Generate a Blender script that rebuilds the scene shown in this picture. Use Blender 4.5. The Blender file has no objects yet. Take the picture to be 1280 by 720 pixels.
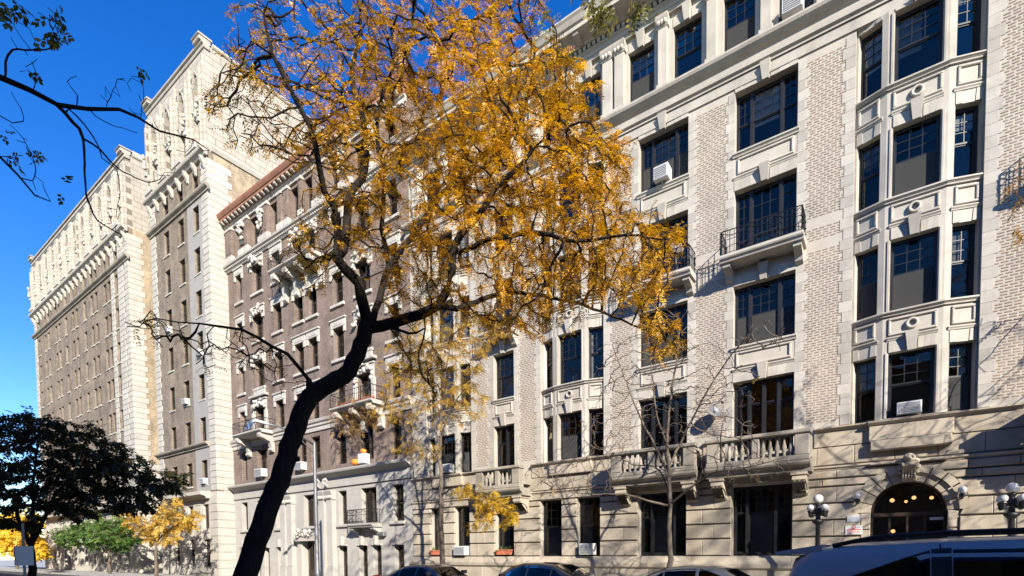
import bpy, math, random
import numpy as np
from mathutils import Vector, Matrix

SC = bpy.context.scene
COL = SC.collection
R = math.radians
random.seed(7)
RNG = np.random.default_rng(11)

# ------------------------------------------------------------------ camera
# solved from the photograph's vanishing points; facade plane of the cream
# building is Y = 0, X runs along the street, Z is up, metres
PF, PCX, PCY = 650.0, 640.0, 716.0
CAM = np.array([0.0, -20.0, 1.6])
def _basis():
    dl = np.array([-270 - PCX, 697 - PCY, PF]); dl /= np.linalg.norm(dl)
    dd = np.array([777 - PCX, 15950 - PCY, PF]); dd -= dd.dot(dl) * dl; dd /= np.linalg.norm(dd)
    X, Z = -dl, -dd
    Y = np.cross(Z, X)
    if Y[2] < 0: Y = -Y
    return np.stack([X, Y, Z], 1)
RM = _basis()                                  # camera(x right,y down,z fwd) = RM @ world
def ray(px, py): return RM.T @ np.array([px - PCX, py - PCY, PF])
def at_plane(px, py, Y):                       # point of a pixel's ray on a plane parallel to the facades
    d = ray(px, py); return CAM + d * ((Y - CAM[1]) / d[1])
def at_dist(px, py, dist):
    d = ray(px, py); return CAM + d / np.linalg.norm(d[:2]) * dist

cam_d = bpy.data.cameras.new('camera')
cam = bpy.data.objects.new('camera', cam_d); COL.objects.link(cam)
right, fwd, up = RM.T @ np.array([1., 0, 0]), RM.T @ np.array([0, 0, 1.]), RM.T @ np.array([0, -1., 0])
cam.matrix_world = Matrix(((right[0], up[0], -fwd[0], CAM[0]), (right[1], up[1], -fwd[1], CAM[1]),
                           (right[2], up[2], -fwd[2], CAM[2]), (0, 0, 0, 1)))
cam_d.sensor_width = 36.0; cam_d.sensor_fit = 'HORIZONTAL'
cam_d.lens = 36.0 * PF / 1280
cam_d.shift_y = (PCY - 360) / 1280
cam_d.clip_start = 0.1; cam_d.clip_end = 2000
SC.camera = cam

# ------------------------------------------------------------------ light
SUN_EL, SUN_B = 27.0, 54.0                     # elevation, swing from the facade normal towards +X
sv = Vector((math.sin(R(SUN_B)) * math.cos(R(SUN_EL)), -math.cos(R(SUN_B)) * math.cos(R(SUN_EL)), math.sin(R(SUN_EL))))
W = bpy.data.worlds.new('World'); SC.world = W; W.use_nodes = True
wn = W.node_tree; wn.nodes.clear()
sky = wn.nodes.new('ShaderNodeTexSky'); sky.sky_type = 'NISHITA'; sky.sun_disc = False
sky.sun_elevation = R(SUN_EL); sky.sun_rotation = math.atan2(sv.x, sv.y)
sky.altitude = 50; sky.air_density = 1.0; sky.dust_density = 0.0; sky.ozone_density = 3.0
bg = wn.nodes.new('ShaderNodeBackground'); bg.inputs[1].default_value = 0.115
wo = wn.nodes.new('ShaderNodeOutputWorld')
hs = wn.nodes.new('ShaderNodeHueSaturation'); hs.inputs['Hue'].default_value = 0.517; hs.inputs['Saturation'].default_value = 1.37; hs.inputs['Value'].default_value = 1.0
wn.links.new(sky.outputs[0], hs.inputs['Color']); wn.links.new(hs.outputs[0], bg.inputs[0]); wn.links.new(bg.outputs[0], wo.inputs[0])
sl = bpy.data.lights.new('sun', 'SUN'); sl.energy = 5.0; sl.angle = R(0.55); sl.color = (1.0, 0.93, 0.82)
so = bpy.data.objects.new('sun', sl); COL.objects.link(so)
so.rotation_euler = sv.to_track_quat('Z', 'Y').to_euler()
so.location = (30, -40, 60)
VS = SC.view_settings
VS.view_transform = 'Standard'; VS.look = 'None'; VS.exposure = 1.18; VS.gamma = 1.0; VS.use_curve_mapping = False
SC.render.engine = 'CYCLES'
SC.cycles.use_denoising = True
SC.cycles.max_bounces = 8; SC.cycles.transparent_max_bounces = 24
SC.cycles.diffuse_bounces = 3; SC.cycles.glossy_bounces = 3; SC.cycles.transmission_bounces = 4
SC.cycles.caustics_reflective = False; SC.cycles.caustics_refractive = False

# ------------------------------------------------------------------ materials
class N:
    def __init__(s, name):
        s.m = bpy.data.materials.new(name); s.m.use_nodes = True
        s.t = s.m.node_tree; s.t.nodes.clear()
        s.out = s.n('ShaderNodeOutputMaterial')
    def n(s, t, **k):
        o = s.t.nodes.new(t)
        for a, b in k.items():
            if a.startswith('i_'):
                key = a[2:]
                o.inputs[int(key) if key.isdigit() else key.replace('_', ' ')].default_value = b
            else: setattr(o, a, b)
        return o
    def l(s, a, b): s.t.links.new(a, b)
    def ramp(s, fac, stops):
        r = s.n('ShaderNodeValToRGB'); e = r.color_ramp.elements
        while len(e) < len(stops): e.new(0.5)
        for el, (p, c) in zip(e, stops): el.position = p; el.color = (*c, 1) if len(c) == 3 else c
        s.l(fac, r.inputs[0]); return r.outputs[0]
    def noise(s, vec, scale, detail=4, rough=0.6):
        n = s.n('ShaderNodeTexNoise', i_Scale=scale, i_Detail=detail, i_Roughness=rough)
        s.l(vec, n.inputs['Vector']); return n.outputs['Fac']
    def pos(s, sc=(1, 1, 1)):
        g = s.n('ShaderNodeNewGeometry'); m = s.n('ShaderNodeMapping')
        m.inputs['Scale'].default_value = sc
        s.l(g.outputs['Position'], m.inputs['Vector']); return m.outputs[0]
    def mix(s, fac, a, b, mode='MIX'):
        m = s.n('ShaderNodeMix', data_type='RGBA', blend_type=mode)
        for i, v in ((0, fac), (6, a), (7, b)):
            if hasattr(v, 'links') or hasattr(v, 'is_linked'): s.l(v, m.inputs[i])
            elif i == 0: m.inputs[0].default_value = v
            else: m.inputs[i].default_value = (*v, 1) if len(v) == 3 else v
        return m.outputs[2]
    def math(s, op, a, b=0.0):
        m = s.n('ShaderNodeMath', operation=op)
        for i, v in ((0, a), (1, b)):
            if hasattr(v, 'is_linked'): s.l(v, m.inputs[i])
            else: m.inputs[i].default_value = v
        return m.outputs[0]
    def bump(s, h, strength=0.3, dist=0.01):
        b = s.n('ShaderNodeBump', i_Strength=strength, i_Distance=dist); s.l(h, b.inputs['Height']); return b.outputs[0]
    def done(s, col, rough=0.8, normal=None, metal=0.0, spec=0.3, **k):
        p = s.n('ShaderNodeBsdfPrincipled')
        if hasattr(col, 'is_linked'): s.l(col, p.inputs['Base Color'])
        else: p.inputs['Base Color'].default_value = (*col, 1)
        if hasattr(rough, 'is_linked'): s.l(rough, p.inputs['Roughness'])
        else: p.inputs['Roughness'].default_value = rough
        p.inputs['Metallic'].default_value = metal
        p.inputs['Specular IOR Level'].default_value = spec
        for a, b in k.items(): p.inputs[a.replace('_', ' ')].default_value = b
        if normal is not None: s.l(normal, p.inputs['Normal'])
        s.l(p.outputs[0], s.out.inputs[0]); return s.m

def stone(name, c, var=0.16, rnd=0.10, stain=0.25, staincol=(0.30, 0.25, 0.19), joints=None):
    """weathered ashlar: mottling, rain streaks, block to block shift"""
    n = N(name); p = n.pos(); c = tuple(x * 0.78 for x in c); staincol = tuple(x * 0.8 for x in staincol)
    a = n.noise(p, 1.3, 5, 0.65); b = n.noise(p, 9.0, 4, 0.7)
    dark = tuple(x * (1 - var * 1.6) for x in c); lite = tuple(min(0.85, x * (1 + var)) for x in c)
    col = n.ramp(a, [(0.3, dark), (0.52, c), (0.75, lite)])
    col = n.mix(n.math('MULTIPLY', b, 0.35), col, tuple(x * 0.72 for x in c), 'MIX')
    st = n.noise(n.pos((1.6, 1.6, 0.14)), 1.0, 5, 0.7)
    stf = n.ramp(st, [(0.52, (0, 0, 0)), (0.75, (stain,) * 3)])
    col = n.mix(stf, col, staincol)
    oi = n.n('ShaderNodeObjectInfo')
    v = n.math('ADD', n.math('MULTIPLY', oi.outputs['Random'], 2 * rnd), 1 - rnd)
    h = n.n('ShaderNodeHueSaturation'); n.l(v, h.inputs['Value']); n.l(col, h.inputs['Color']); col = h.outputs[0]
    hgt = n.noise(p, 40, 3, 0.7)
    if joints:
        bw, bh, ax = joints
        br = n.n('ShaderNodeTexBrick', offset=0.5, i_Scale=1.0, i_Mortar_Size=0.018, i_Brick_Width=bw, i_Row_Height=bh)
        s = n.n('ShaderNodeSeparateXYZ'); n.l(n.pos(), s.inputs[0])
        cb = n.n('ShaderNodeCombineXYZ'); n.l(s.outputs['XY'.index(ax)], cb.inputs[0]); n.l(s.outputs[2], cb.inputs[1])
        n.l(cb.outputs[0], br.inputs['Vector'])
        br.inputs['Color1'].default_value = (1, 1, 1, 1); br.inputs['Color2'].default_value = (.86, .86, .86, 1); br.inputs['Mortar'].default_value = (.45, .42, .38, 1)
        col = n.mix(1.0, col, br.outputs['Color'], 'MULTIPLY')
    return n.done(col, 0.85, n.bump(hgt, 0.25, 0.006), spec=0.2)

def brickmat(name, c1, c2, mortar, bw, bh, ax='X', ms=0.012):
    n = N(name); c1, c2, mortar = [tuple(x * 0.82 for x in q) for q in (c1, c2, mortar)]
    s = n.n('ShaderNodeSeparateXYZ'); n.l(n.pos(), s.inputs[0])
    cb = n.n('ShaderNodeCombineXYZ'); n.l(s.outputs['XY'.index(ax)], cb.inputs[0]); n.l(s.outputs[2], cb.inputs[1])
    br = n.n('ShaderNodeTexBrick', offset=0.5, i_Scale=1.0, i_Mortar_Size=ms, i_Brick_Width=bw, i_Row_Height=bh, i_Bias=0.0)
    n.l(cb.outputs[0], br.inputs['Vector'])
    br.inputs['Color1'].default_value = (*c1, 1); br.inputs['Color2'].default_value = (*c2, 1); br.inputs['Mortar'].default_value = (*mortar, 1)
    a = n.noise(n.pos(), 0.8, 6, 0.7); st = n.noise(n.pos((1.5, 1.5, 0.16)), 1.0, 4, 0.7)
    f = n.ramp(n.math('ADD', n.math('MULTIPLY', a, 0.6), n.math('MULTIPLY', st, 0.4)), [(0.35, (.56, .56, .56)), (0.65, (1.28, 1.26, 1.24))])
    col = n.mix(1.0, br.outputs['Color'], f, 'MULTIPLY')
    f2 = n.ramp(n.noise(n.pos((1, 1, 2.6)), 5.5, 3, 0.8), [(0.35, (.74, .74, .74)), (0.65, (1.22, 1.22, 1.22))]); col = n.mix(1.0, col, f2, 'MULTIPLY')
    return n.done(col, 0.9, n.bump(br.outputs['Fac'], 0.4, -0.01), spec=0.15)

def plain(name, c, rough=0.6, metal=0.0, var=0.12, scale=6.0, spec=0.4, bump=0.1, **k):
    n = N(name); a = n.noise(n.pos(), scale, 4, 0.65)
    col = n.ramp(a, [(0.3, tuple(x * (1 - var) for x in c)), (0.7, tuple(min(1, x * (1 + var)) for x in c))])
    return n.done(col, rough, n.bump(n.noise(n.pos(), scale * 5, 3), bump, 0.005) if bump else None, metal, spec, **k)

def glass(name, tint, refl=1.5, wav=0.012):
    """window glass: mirror-like at the surface, dim room behind"""
    n = N(name)
    fr = n.n('ShaderNodeFresnel', i_IOR=refl)
    g = n.n('ShaderNodeBsdfGlossy', i_Roughness=0.015, i_Color=(0.95, 0.87, 0.77, 1))
    t = n.n('ShaderNodeBsdfTransparent', i_Color=(*tint, 1))
    nb = n.bump(n.noise(n.pos(), 1.1, 2, 0.4), 0.35, wav)
    n.l(nb, g.inputs['Normal'])
    m = n.n('ShaderNodeMixShader'); n.l(fr.outputs[0], m.inputs[0]); n.l(t.outputs[0], m.inputs[1]); n.l(g.outputs[0], m.inputs[2])
    n.l(m.outputs[0], n.out.inputs[0]); return n.m

def leafmat(name, stops, trans=0.45):
    n = N(name)
    at = n.n('ShaderNodeAttribute', attribute_name='tint')
    col = n.ramp(at.outputs['Fac'], stops)
    d = n.n('ShaderNodeBsdfDiffuse'); t = n.n('ShaderNodeBsdfTranslucent'); g = n.n('ShaderNodeBsdfGlossy', i_Roughness=0.45, i_Color=(1, 1, 1, 1))
    n.l(col, d.inputs[0])
    tc = n.n('ShaderNodeHueSaturation', i_Saturation=1.15, i_Value=1.1); n.l(col, tc.inputs['Color']); n.l(tc.outputs[0], t.inputs[0])
    m = n.n('ShaderNodeMixShader', i_0=trans); n.l(d.outputs[0], m.inputs[1]); n.l(t.outputs[0], m.inputs[2])
    m2 = n.n('ShaderNodeMixShader', i_0=0.025); n.l(m.outputs[0], m2.inputs[1]); n.l(g.outputs[0], m2.inputs[2])
    n.l(m2.outputs[0], n.out.inputs[0]); return n.m

def barkmat(name, c1, c2):
    n = N(name)
    a = n.noise(n.pos((9, 9, 1.6)), 2.2, 6, 0.75); b = n.noise(n.pos(), 3.0, 4)
    col = n.ramp(n.math('ADD', n.math('MULTIPLY', a, .7), n.math('MULTIPLY', b, .3)), [(0.35, c1), (0.65, c2)])
    return n.done(col, 0.95, n.bump(a, 0.9, 0.03), spec=0.1)

def emit(name, c, s):
    n = N(name); e = n.n('ShaderNodeEmission', i_Color=(*c, 1), i_Strength=s); n.l(e.outputs[0], n.out.inputs[0]); return n.m

def screenmat():
    n = N('insect_screen'); d = n.n('ShaderNodeBsdfDiffuse', i_Color=(0.065, 0.065, 0.063, 1)); t = n.n('ShaderNodeBsdfTransparent')
    m = n.n('ShaderNodeMixShader', i_0=0.62); n.l(t.outputs[0], m.inputs[1]); n.l(d.outputs[0], m.inputs[2]); n.l(m.outputs[0], n.out.inputs[0]); return n.m

MT = dict(
    lime=stone('limestone_cream', (0.535, 0.49, 0.415), 0.15, 0.10, 0.45),
    limeq=stone('limestone_pale', (0.51, 0.47, 0.405), 0.14, 0.15, 0.40),
    gf=stone('limestone_tan', (0.475, 0.41, 0.315), 0.18, 0.13, 0.6, (0.27, 0.20, 0.13)),
    gfd=stone('dark_soiled_limestone', (0.37, 0.33, 0.265), 0.22, 0.08, 0.75, (0.16, 0.13, 0.10)),
    mortar=stone('lime_mortar', (0.54, 0.49, 0.41), 0.10, 0.0, 0.2),
    abrick=stone('roman_brick', (0.40, 0.295, 0.22), 0.22, 0.16, 0.2, (0.2, 0.15, 0.12)),
    bbrick=brickmat('brown_brick', (0.245, 0.178, 0.145), (0.185, 0.134, 0.11), (0.275, 0.225, 0.19), 0.21, 0.075),
    cbrick=brickmat('grey_brown_brick', (0.26, 0.205, 0.155), (0.19, 0.15, 0.115), (0.31, 0.265, 0.21), 0.21, 0.075),
    cside=brickmat('tan_court_brick', (0.44, 0.345, 0.225), (0.37, 0.285, 0.185), (0.42, 0.35, 0.26), 0.21, 0.075, 'Y'),
    stucco=stone('grey_stucco', (0.37, 0.35, 0.325), 0.08, 0.0, 0.3, (0.22, 0.2, 0.18)),
    white=stone('white_limestone', (0.53, 0.495, 0.43), 0.10, 0.07, 0.32, (0.33, 0.28, 0.22)),
    crownst=stone('crown_limestone', (0.52, 0.475, 0.40), 0.12, 0.0, 0.35, (0.32, 0.26, 0.2), ('j' and 1.1, 0.46, 'X')),
    crownside=stone('crown_limestone_side', (0.50, 0.455, 0.38), 0.12, 0.0, 0.35, (0.34, 0.28, 0.21), (1.1, 0.46, 'Y')),
    btrim=stone('white_terracotta', (0.56, 0.52, 0.455), 0.10, 0.08, 0.4, (0.26, 0.21, 0.17)),
    bbase=stone('grey_white_limestone', (0.49, 0.465, 0.42), 0.10, 0.05, 0.3, (0.33, 0.30, 0.27)),
    copper=plain('russet_cornice', (0.27, 0.125, 0.075), 0.7, 0, 0.25, 2.0),
    frame=plain('black_frame', (0.012, 0.012, 0.013), 0.45, 0, 0.3, 3.0, 0.4, 0),
    framew=plain('pale_frame', (0.30, 0.27, 0.23), 0.6, 0, 0.15, 3.0, 0.3, 0),
    framed=plain('brown_frame', (0.05, 0.04, 0.035), 0.55, 0, 0.2, 3.0, 0.3, 0),
    iron=plain('black_iron', (0.014, 0.014, 0.015), 0.5, 0.2, 0.3, 8.0, 0.5, 0.1),
    glass=glass('window_glass', (0.88, 0.89, 0.89), 1.36, 0.03),
    glassfar=glass('window_glass_far', (0.8, 0.82, 0.82), 1.5),
    carglass=glass('car_glass', (0.05, 0.055, 0.06), 1.33),
    screen=screenmat(),
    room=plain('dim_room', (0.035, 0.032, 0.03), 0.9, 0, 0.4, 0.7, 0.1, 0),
    shade=plain('grey_blind', (0.12, 0.12, 0.12), 0.85, 0, 0.12, 2.0, 0.1, 0),
    shadel=plain('pale_blind', (0.26, 0.255, 0.24), 0.85, 0, 0.1, 2.0, 0.1, 0),
    curtain=plain('curtain', (0.20, 0.19, 0.17), 0.9, 0, 0.2, 3.0, 0.1, 0),
    acw=plain('ac_white', (0.50, 0.50, 0.49), 0.5, 0, 0.08, 4.0, 0.4, 0),
    acg=plain('ac_grille', (0.16, 0.165, 0.17), 0.6, 0, 0.1, 9.0, 0.3, 0),
    globe=plain('opal_globe', (0.52, 0.51, 0.49), 0.25, 0, 0.02, 2.0, 0.5, 0),
    terra=plain('terracotta', (0.52, 0.16, 0.085), 0.7, 0, 0.15, 9.0),
    orange=plain('pumpkin_orange', (0.75, 0.22, 0.03), 0.55, 0, 0.12, 9.0),
    asphalt=plain('asphalt', (0.05, 0.05, 0.052), 0.9, 0, 0.25, 3.0),
    concrete=plain('pavement_concrete', (0.32, 0.31, 0.29), 0.9, 0, 0.14, 1.2),
    kerb=plain('kerb_stone', (0.28, 0.275, 0.27), 0.85, 0, 0.14, 2.0),
    paint=plain('road_paint', (0.75, 0.75, 0.72), 0.7, 0, 0.1, 4.0),
    roof=plain('roof_felt', (0.12, 0.115, 0.11), 0.9, 0, 0.2, 1.0),
    brown=brickmat('brownstone', (0.16, 0.095, 0.07), (0.13, 0.08, 0.06), (0.12, 0.08, 0.06), 0.9, 0.35),
    galv=plain('galvanised_pole', (0.17, 0.175, 0.18), 0.5, 0.5, 0.12, 5.0),
    greenp=plain('sign_green', (0.02, 0.30, 0.14), 0.5, 0, 0.05, 4.0, 0.4, 0),
    signw=plain('sign_white', (0.55, 0.55, 0.53), 0.5, 0, 0.05, 4.0, 0.4, 0),
    signr=plain('sign_red', (0.60, 0.07, 0.06), 0.5, 0, 0.05, 4.0, 0.4, 0),
    signg=plain('plaque_grey', (0.42, 0.44, 0.47), 0.5, 0, 0.1, 9.0, 0.4, 0),
    blue=plain('blue_paint', (0.10, 0.24, 0.50), 0.5, 0, 0.1, 4.0, 0.4, 0),
    wood=plain('dark_wood', (0.035, 0.022, 0.014), 0.45, 0, 0.3, 5.0, 0.4, 0),
    suv=plain('steel_blue_paint', (0.36, 0.355, 0.35), 0.3, 0.0, 0.03, 3.0, 0.5, 0, Coat_Weight=0.6, Coat_Roughness=0.04),
    navy=plain('navy_paint', (0.015, 0.02, 0.04), 0.25, 0.3, 0.05, 3.0, 0.5, 0, Coat_Weight=0.9, Coat_Roughness=0.03),
    blackp=plain('black_paint', (0.012, 0.012, 0.013), 0.25, 0.2, 0.05, 3.0, 0.5, 0, Coat_Weight=0.9, Coat_Roughness=0.03),
    silver=plain('silver_paint', (0.11, 0.11, 0.112), 0.3, 0.5, 0.03, 3.0, 0.5, 0, Coat_Weight=0.8, Coat_Roughness=0.04),
    plastic=plain('black_plastic', (0.015, 0.015, 0.016), 0.55, 0, 0.1, 5.0, 0.4, 0),
    rubber=plain('tyre_rubber', (0.02, 0.02, 0.02), 0.85, 0, 0.1, 5.0, 0.2, 0),
    chrome=plain('chrome', (0.6, 0.6, 0.61), 0.15, 1.0, 0.02, 5.0, 0.5, 0),
    tail=plain('tail_lens', (0.35, 0.01, 0.01), 0.2, 0, 0.05, 5.0, 0.5, 0),
    head=plain('head_lens', (0.6, 0.62, 0.64), 0.1, 0.2, 0.05, 5.0, 0.5, 0),
    bark=barkmat('locust_bark', (0.009, 0.0075, 0.0065), (0.032, 0.026, 0.022)),
    barkl=barkmat('pale_bark', (0.065, 0.052, 0.04), (0.20, 0.16, 0.125)),
    leafg=leafmat('golden_leaves', [(0.0, (0.09, 0.055, 0.012)), (0.3, (0.36, 0.19, 0.018)), (0.6, (0.74, 0.385, 0.03)), (1.0, (0.90, 0.57, 0.085))], 0.42),
    leafo=leafmat('orange_leaves', [(0.0, (0.20, 0.20, 0.03)), (0.4, (0.52, 0.33, 0.05)), (1.0, (0.70, 0.40, 0.07))]),
    leafy=leafmat('yellow_leaves', [(0.0, (0.62, 0.38, 0.03)), (0.5, (0.78, 0.50, 0.04)), (1.0, (0.82, 0.60, 0.10))]),
    leafgr=leafmat('green_leaves', [(0.0, (0.03, 0.07, 0.015)), (0.5, (0.06, 0.13, 0.025)), (1.0, (0.15, 0.22, 0.035))], 0.3),
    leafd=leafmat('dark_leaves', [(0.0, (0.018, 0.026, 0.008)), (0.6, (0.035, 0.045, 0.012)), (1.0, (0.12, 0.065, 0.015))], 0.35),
    leafol=leafmat('olive_leaves', [(0.0, (0.06, 0.07, 0.015)), (0.6, (0.14, 0.14, 0.02)), (1.0, (0.30, 0.22, 0.03))], 0.35),
    leafb=leafmat('brown_leaves', [(0.0, (0.20, 0.11, 0.04)), (0.6, (0.34, 0.20, 0.07)), (1.0, (0.46, 0.28, 0.08))]),
    bulb=emit('warm_bulb', (1.0, 0.55, 0.22), 0.8),
)

# ------------------------------------------------------------------ mesh tools
WORG = {}
class MB:
    def __init__(s, T=None): s.v = []; s.f = []; s.T = T
    def add(s, vs, fs):
        b = len(s.v)
        if s.T:
            ox, oy, a = s.T; c, n = math.cos(a), math.sin(a)
            vs = [(ox + x * c - y * n, oy + x * n + y * c, z) for x, y, z in vs]
        s.v.extend(vs); s.f.extend([tuple(i + b for i in f) for f in fs]); return s
    def box(s, x0, x1, y0, y1, z0, z1):
        return s.add([(x0, y0, z0), (x1, y0, z0), (x1, y1, z0), (x0, y1, z0), (x0, y0, z1), (x1, y0, z1), (x1, y1, z1), (x0, y1, z1)],
                     [(0, 1, 5, 4), (1, 2, 6, 5), (2, 3, 7, 6), (3, 0, 4, 7), (4, 5, 6, 7), (3, 2, 1, 0)])
    def cbox(s, x0, x1, y0, y1, z0, z1, e=0.012):
        """block with chamfered front edges (front is -y)"""
        return s.add([(x0 + e, y0, z0 + e), (x1 - e, y0, z0 + e), (x1 - e, y0, z1 - e), (x0 + e, y0, z1 - e),
                      (x0, y0 + e, z0), (x1, y0 + e, z0), (x1, y0 + e, z1), (x0, y0 + e, z1),
                      (x0, y1, z0), (x1, y1, z0), (x1, y1, z1), (x0, y1, z1)],
                     [(0, 1, 2, 3), (4, 5, 1, 0), (5, 6, 2, 1), (6, 7, 3, 2), (7, 4, 0, 3), (8, 9, 5, 4), (9, 10, 6, 5), (10, 11, 7, 6), (11, 8, 4, 7), (11, 10, 9, 8)])
    def prism(s, pts, y0, y1):
        """pts (x,z) anticlockwise seen from -y"""
        n = len(pts)
        vs = [(x, y0, z) for x, z in pts] + [(x, y1, z) for x, z in pts]
        fs = [tuple(range(n)), tuple(range(2 * n - 1, n - 1, -1))] + [(i, i + n, (i + 1) % n + n, (i + 1) % n) for i in range(n)]
        return s.add(vs, fs)
    def sweep(s, prof, x0, x1):
        """profile (y,z) swept along x"""
        n = len(prof)
        vs = [(x0, y, z) for y, z in prof] + [(x1, y, z) for y, z in prof]
        fs = [(i, (i + 1) % n, (i + 1) % n + n, i + n) for i in range(n)] + [tuple(range(n))[::-1], tuple(range(n, 2 * n))]
        return s.add(vs, fs)
    def sweepy(s, prof, y0, y1):
        """profile (x,z) swept along y"""
        n = len(prof)
        vs = [(x, y0, z) for x, z in prof] + [(x, y1, z) for x, z in prof]
        fs = [(i, (i + 1) % n, (i + 1) % n + n, i + n) for i in range(n)] + [tuple(range(n))[::-1], tuple(range(n, 2 * n))]
        return s.add(vs, fs)
    def lathe(s, cx, cy, prof, n=10):
        vs = []; fs = []
        for r, z in prof:
            for k in range(n):
                a = 2 * math.pi * k / n; vs.append((cx + r * math.cos(a), cy + r * math.sin(a), z))
        m = len(prof)
        for j in range(m - 1):
            for k in range(n): fs.append((j * n + k, j * n + (k + 1) % n, (j + 1) * n + (k + 1) % n, (j + 1) * n + k))
        fs.append(tuple(range(n))[::-1]); fs.append(tuple((m - 1) * n + k for k in range(n)))
        return s.add(vs, fs)
    def ball(s, c, r, n=12, sz=1.0):
        return s.lathe(c[0], c[1], [(max(0.02 * r, r * math.sin(math.pi * j / 8)), c[2] - r * sz * math.cos(math.pi * j / 8)) for j in range(9)], n)
    def tube(s, pts, rad, n=6):
        pts = [Vector(p) for p in pts]; k = len(pts)
        if not hasattr(rad, '__len__'): rad = [rad] * k
        vs = []; fs = []; ref = Vector((0.31, 0.17, 0.93))
        for i, p in enumerate(pts):
            d = (pts[min(i + 1, k - 1)] - pts[max(i - 1, 0)])
            if d.length < 1e-6: d = Vector((0, 0, 1))
            d.normalize()
            if abs(d.dot(ref)) > 0.95: ref = Vector((0.9, 0.3, 0.1))
            a = d.cross(ref).normalized(); b = d.cross(a)
            for j in range(n):
                t = 2 * math.pi * j / n; q = p + (a * math.cos(t) + b * math.sin(t)) * rad[i]; vs.append(tuple(q))
        for i in range(k - 1):
            for j in range(n): fs.append((i * n + j, i * n + (j + 1) % n, (i + 1) * n + (j + 1) % n, (i + 1) * n + j))
        fs.append(tuple(range(n))[::-1]); fs.append(tuple((k - 1) * n + j for j in range(n)))
        return s.add(vs, fs)
    def torus(s, c, r0, r1, n=18, m=6):
        """ring facing -y, centre c"""
        vs = []; fs = []
        for i in range(n):
            a = 2 * math.pi * i / n
            for j in range(m):
                b = 2 * math.pi * j / m; rr = r0 + r1 * math.cos(b)
                vs.append((c[0] + rr * math.cos(a), c[1] + r1 * math.sin(b), c[2] + rr * math.sin(a)))
        for i in range(n):
            for j in range(m): fs.append((i * m + j, i * m + (j + 1) % m, ((i + 1) % n) * m + (j + 1) % m, ((i + 1) % n) * m + j))
        return s.add(vs, fs)
    def build(s, name, mat, parent=None, origin=None, smooth=False, kind=None, label=None):
        if origin is None: origin = WORG.get(parent.name, (0, 0, 0)) if parent else (0, 0, 0)
        me = bpy.data.meshes.new(name)
        me.from_pydata([(x - origin[0], y - origin[1], z - origin[2]) for x, y, z in s.v], [], s.f)
        me.materials.append(MT[mat] if isinstance(mat, str) else mat)
        if smooth: me.polygons.foreach_set('use_smooth', [True] * len(me.polygons))
        me.update()
        return place(name, me, origin, parent, kind, label)

def place(name, me, origin=(0, 0, 0), parent=None, kind=None, label=None):
    o = bpy.data.objects.new(name, me); COL.objects.link(o)
    po = WORG.get(parent.name, (0, 0, 0)) if parent else (0, 0, 0)
    o.location = [origin[i] - po[i] for i in range(3)]
    if parent: o.parent = parent
    WORG[o.name] = tuple(origin)
    if kind: o['kind'] = kind
    if label: o['label'] = label
    return o
def thing(name, label, cat, loc=(0, 0, 0), group=None):
    o = place(name, None, loc); return tag(o, label, cat, group)
def tag(o, label, cat, group=None):
    o['label'] = label; o['category'] = cat
    if group: o['group'] = group
    return o
def struct(mb, name, mat): o = mb.build(name, mat); o['kind'] = 'structure'; return o

def np_mesh(name, V, Q, mat, tint=None, smooth=False):
    me = bpy.data.meshes.new(name)
    V = np.asarray(V, np.float32); Q = np.asarray(Q, np.int32); k = Q.shape[1]
    me.vertices.add(len(V)); me.vertices.foreach_set('co', V.ravel())
    me.loops.add(Q.size); me.loops.foreach_set('vertex_index', Q.ravel())
    me.polygons.add(len(Q)); me.polygons.foreach_set('loop_start', np.arange(0, Q.size, k, dtype=np.int32))
    me.polygons.foreach_set('loop_total', np.full(len(Q), k, np.int32))
    if smooth: me.polygons.foreach_set('use_smooth', np.ones(len(Q), bool))
    me.update(calc_edges=True)
    if tint is not None:
        a = me.attributes.new('tint', 'FLOAT', 'FACE'); a.data.foreach_set('value', np.asarray(tint, np.float32))
    me.materials.append(MT[mat]); return me

def wall_cells(mb, x0, x1, z0, z1, holes, y0, y1):
    """wall slab with rectangular openings, cut into boxes"""
    zs = sorted({z0, z1, *[max(z0, min(z1, v)) for h in holes for v in h[2:4]]})
    prev = None
    for a, b in zip(zs, zs[1:]):
        if b - a < 1e-6: continue
        m = (a + b) / 2
        cuts = sorted((max(x0, h[0]), min(x1, h[1])) for h in holes if h[2] < m < h[3] and h[1] > x0 and h[0] < x1)
        x = x0; runs = []
        for c0, c1 in cuts:
            if c0 > x + 1e-6: runs.append((x, c0))
            x = max(x, c1)
        if x < x1 - 1e-6: runs.append((x, x1))
        for r0, r1 in runs: mb.box(r0, r1, y0, y1, a, b)
    return mb

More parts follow.
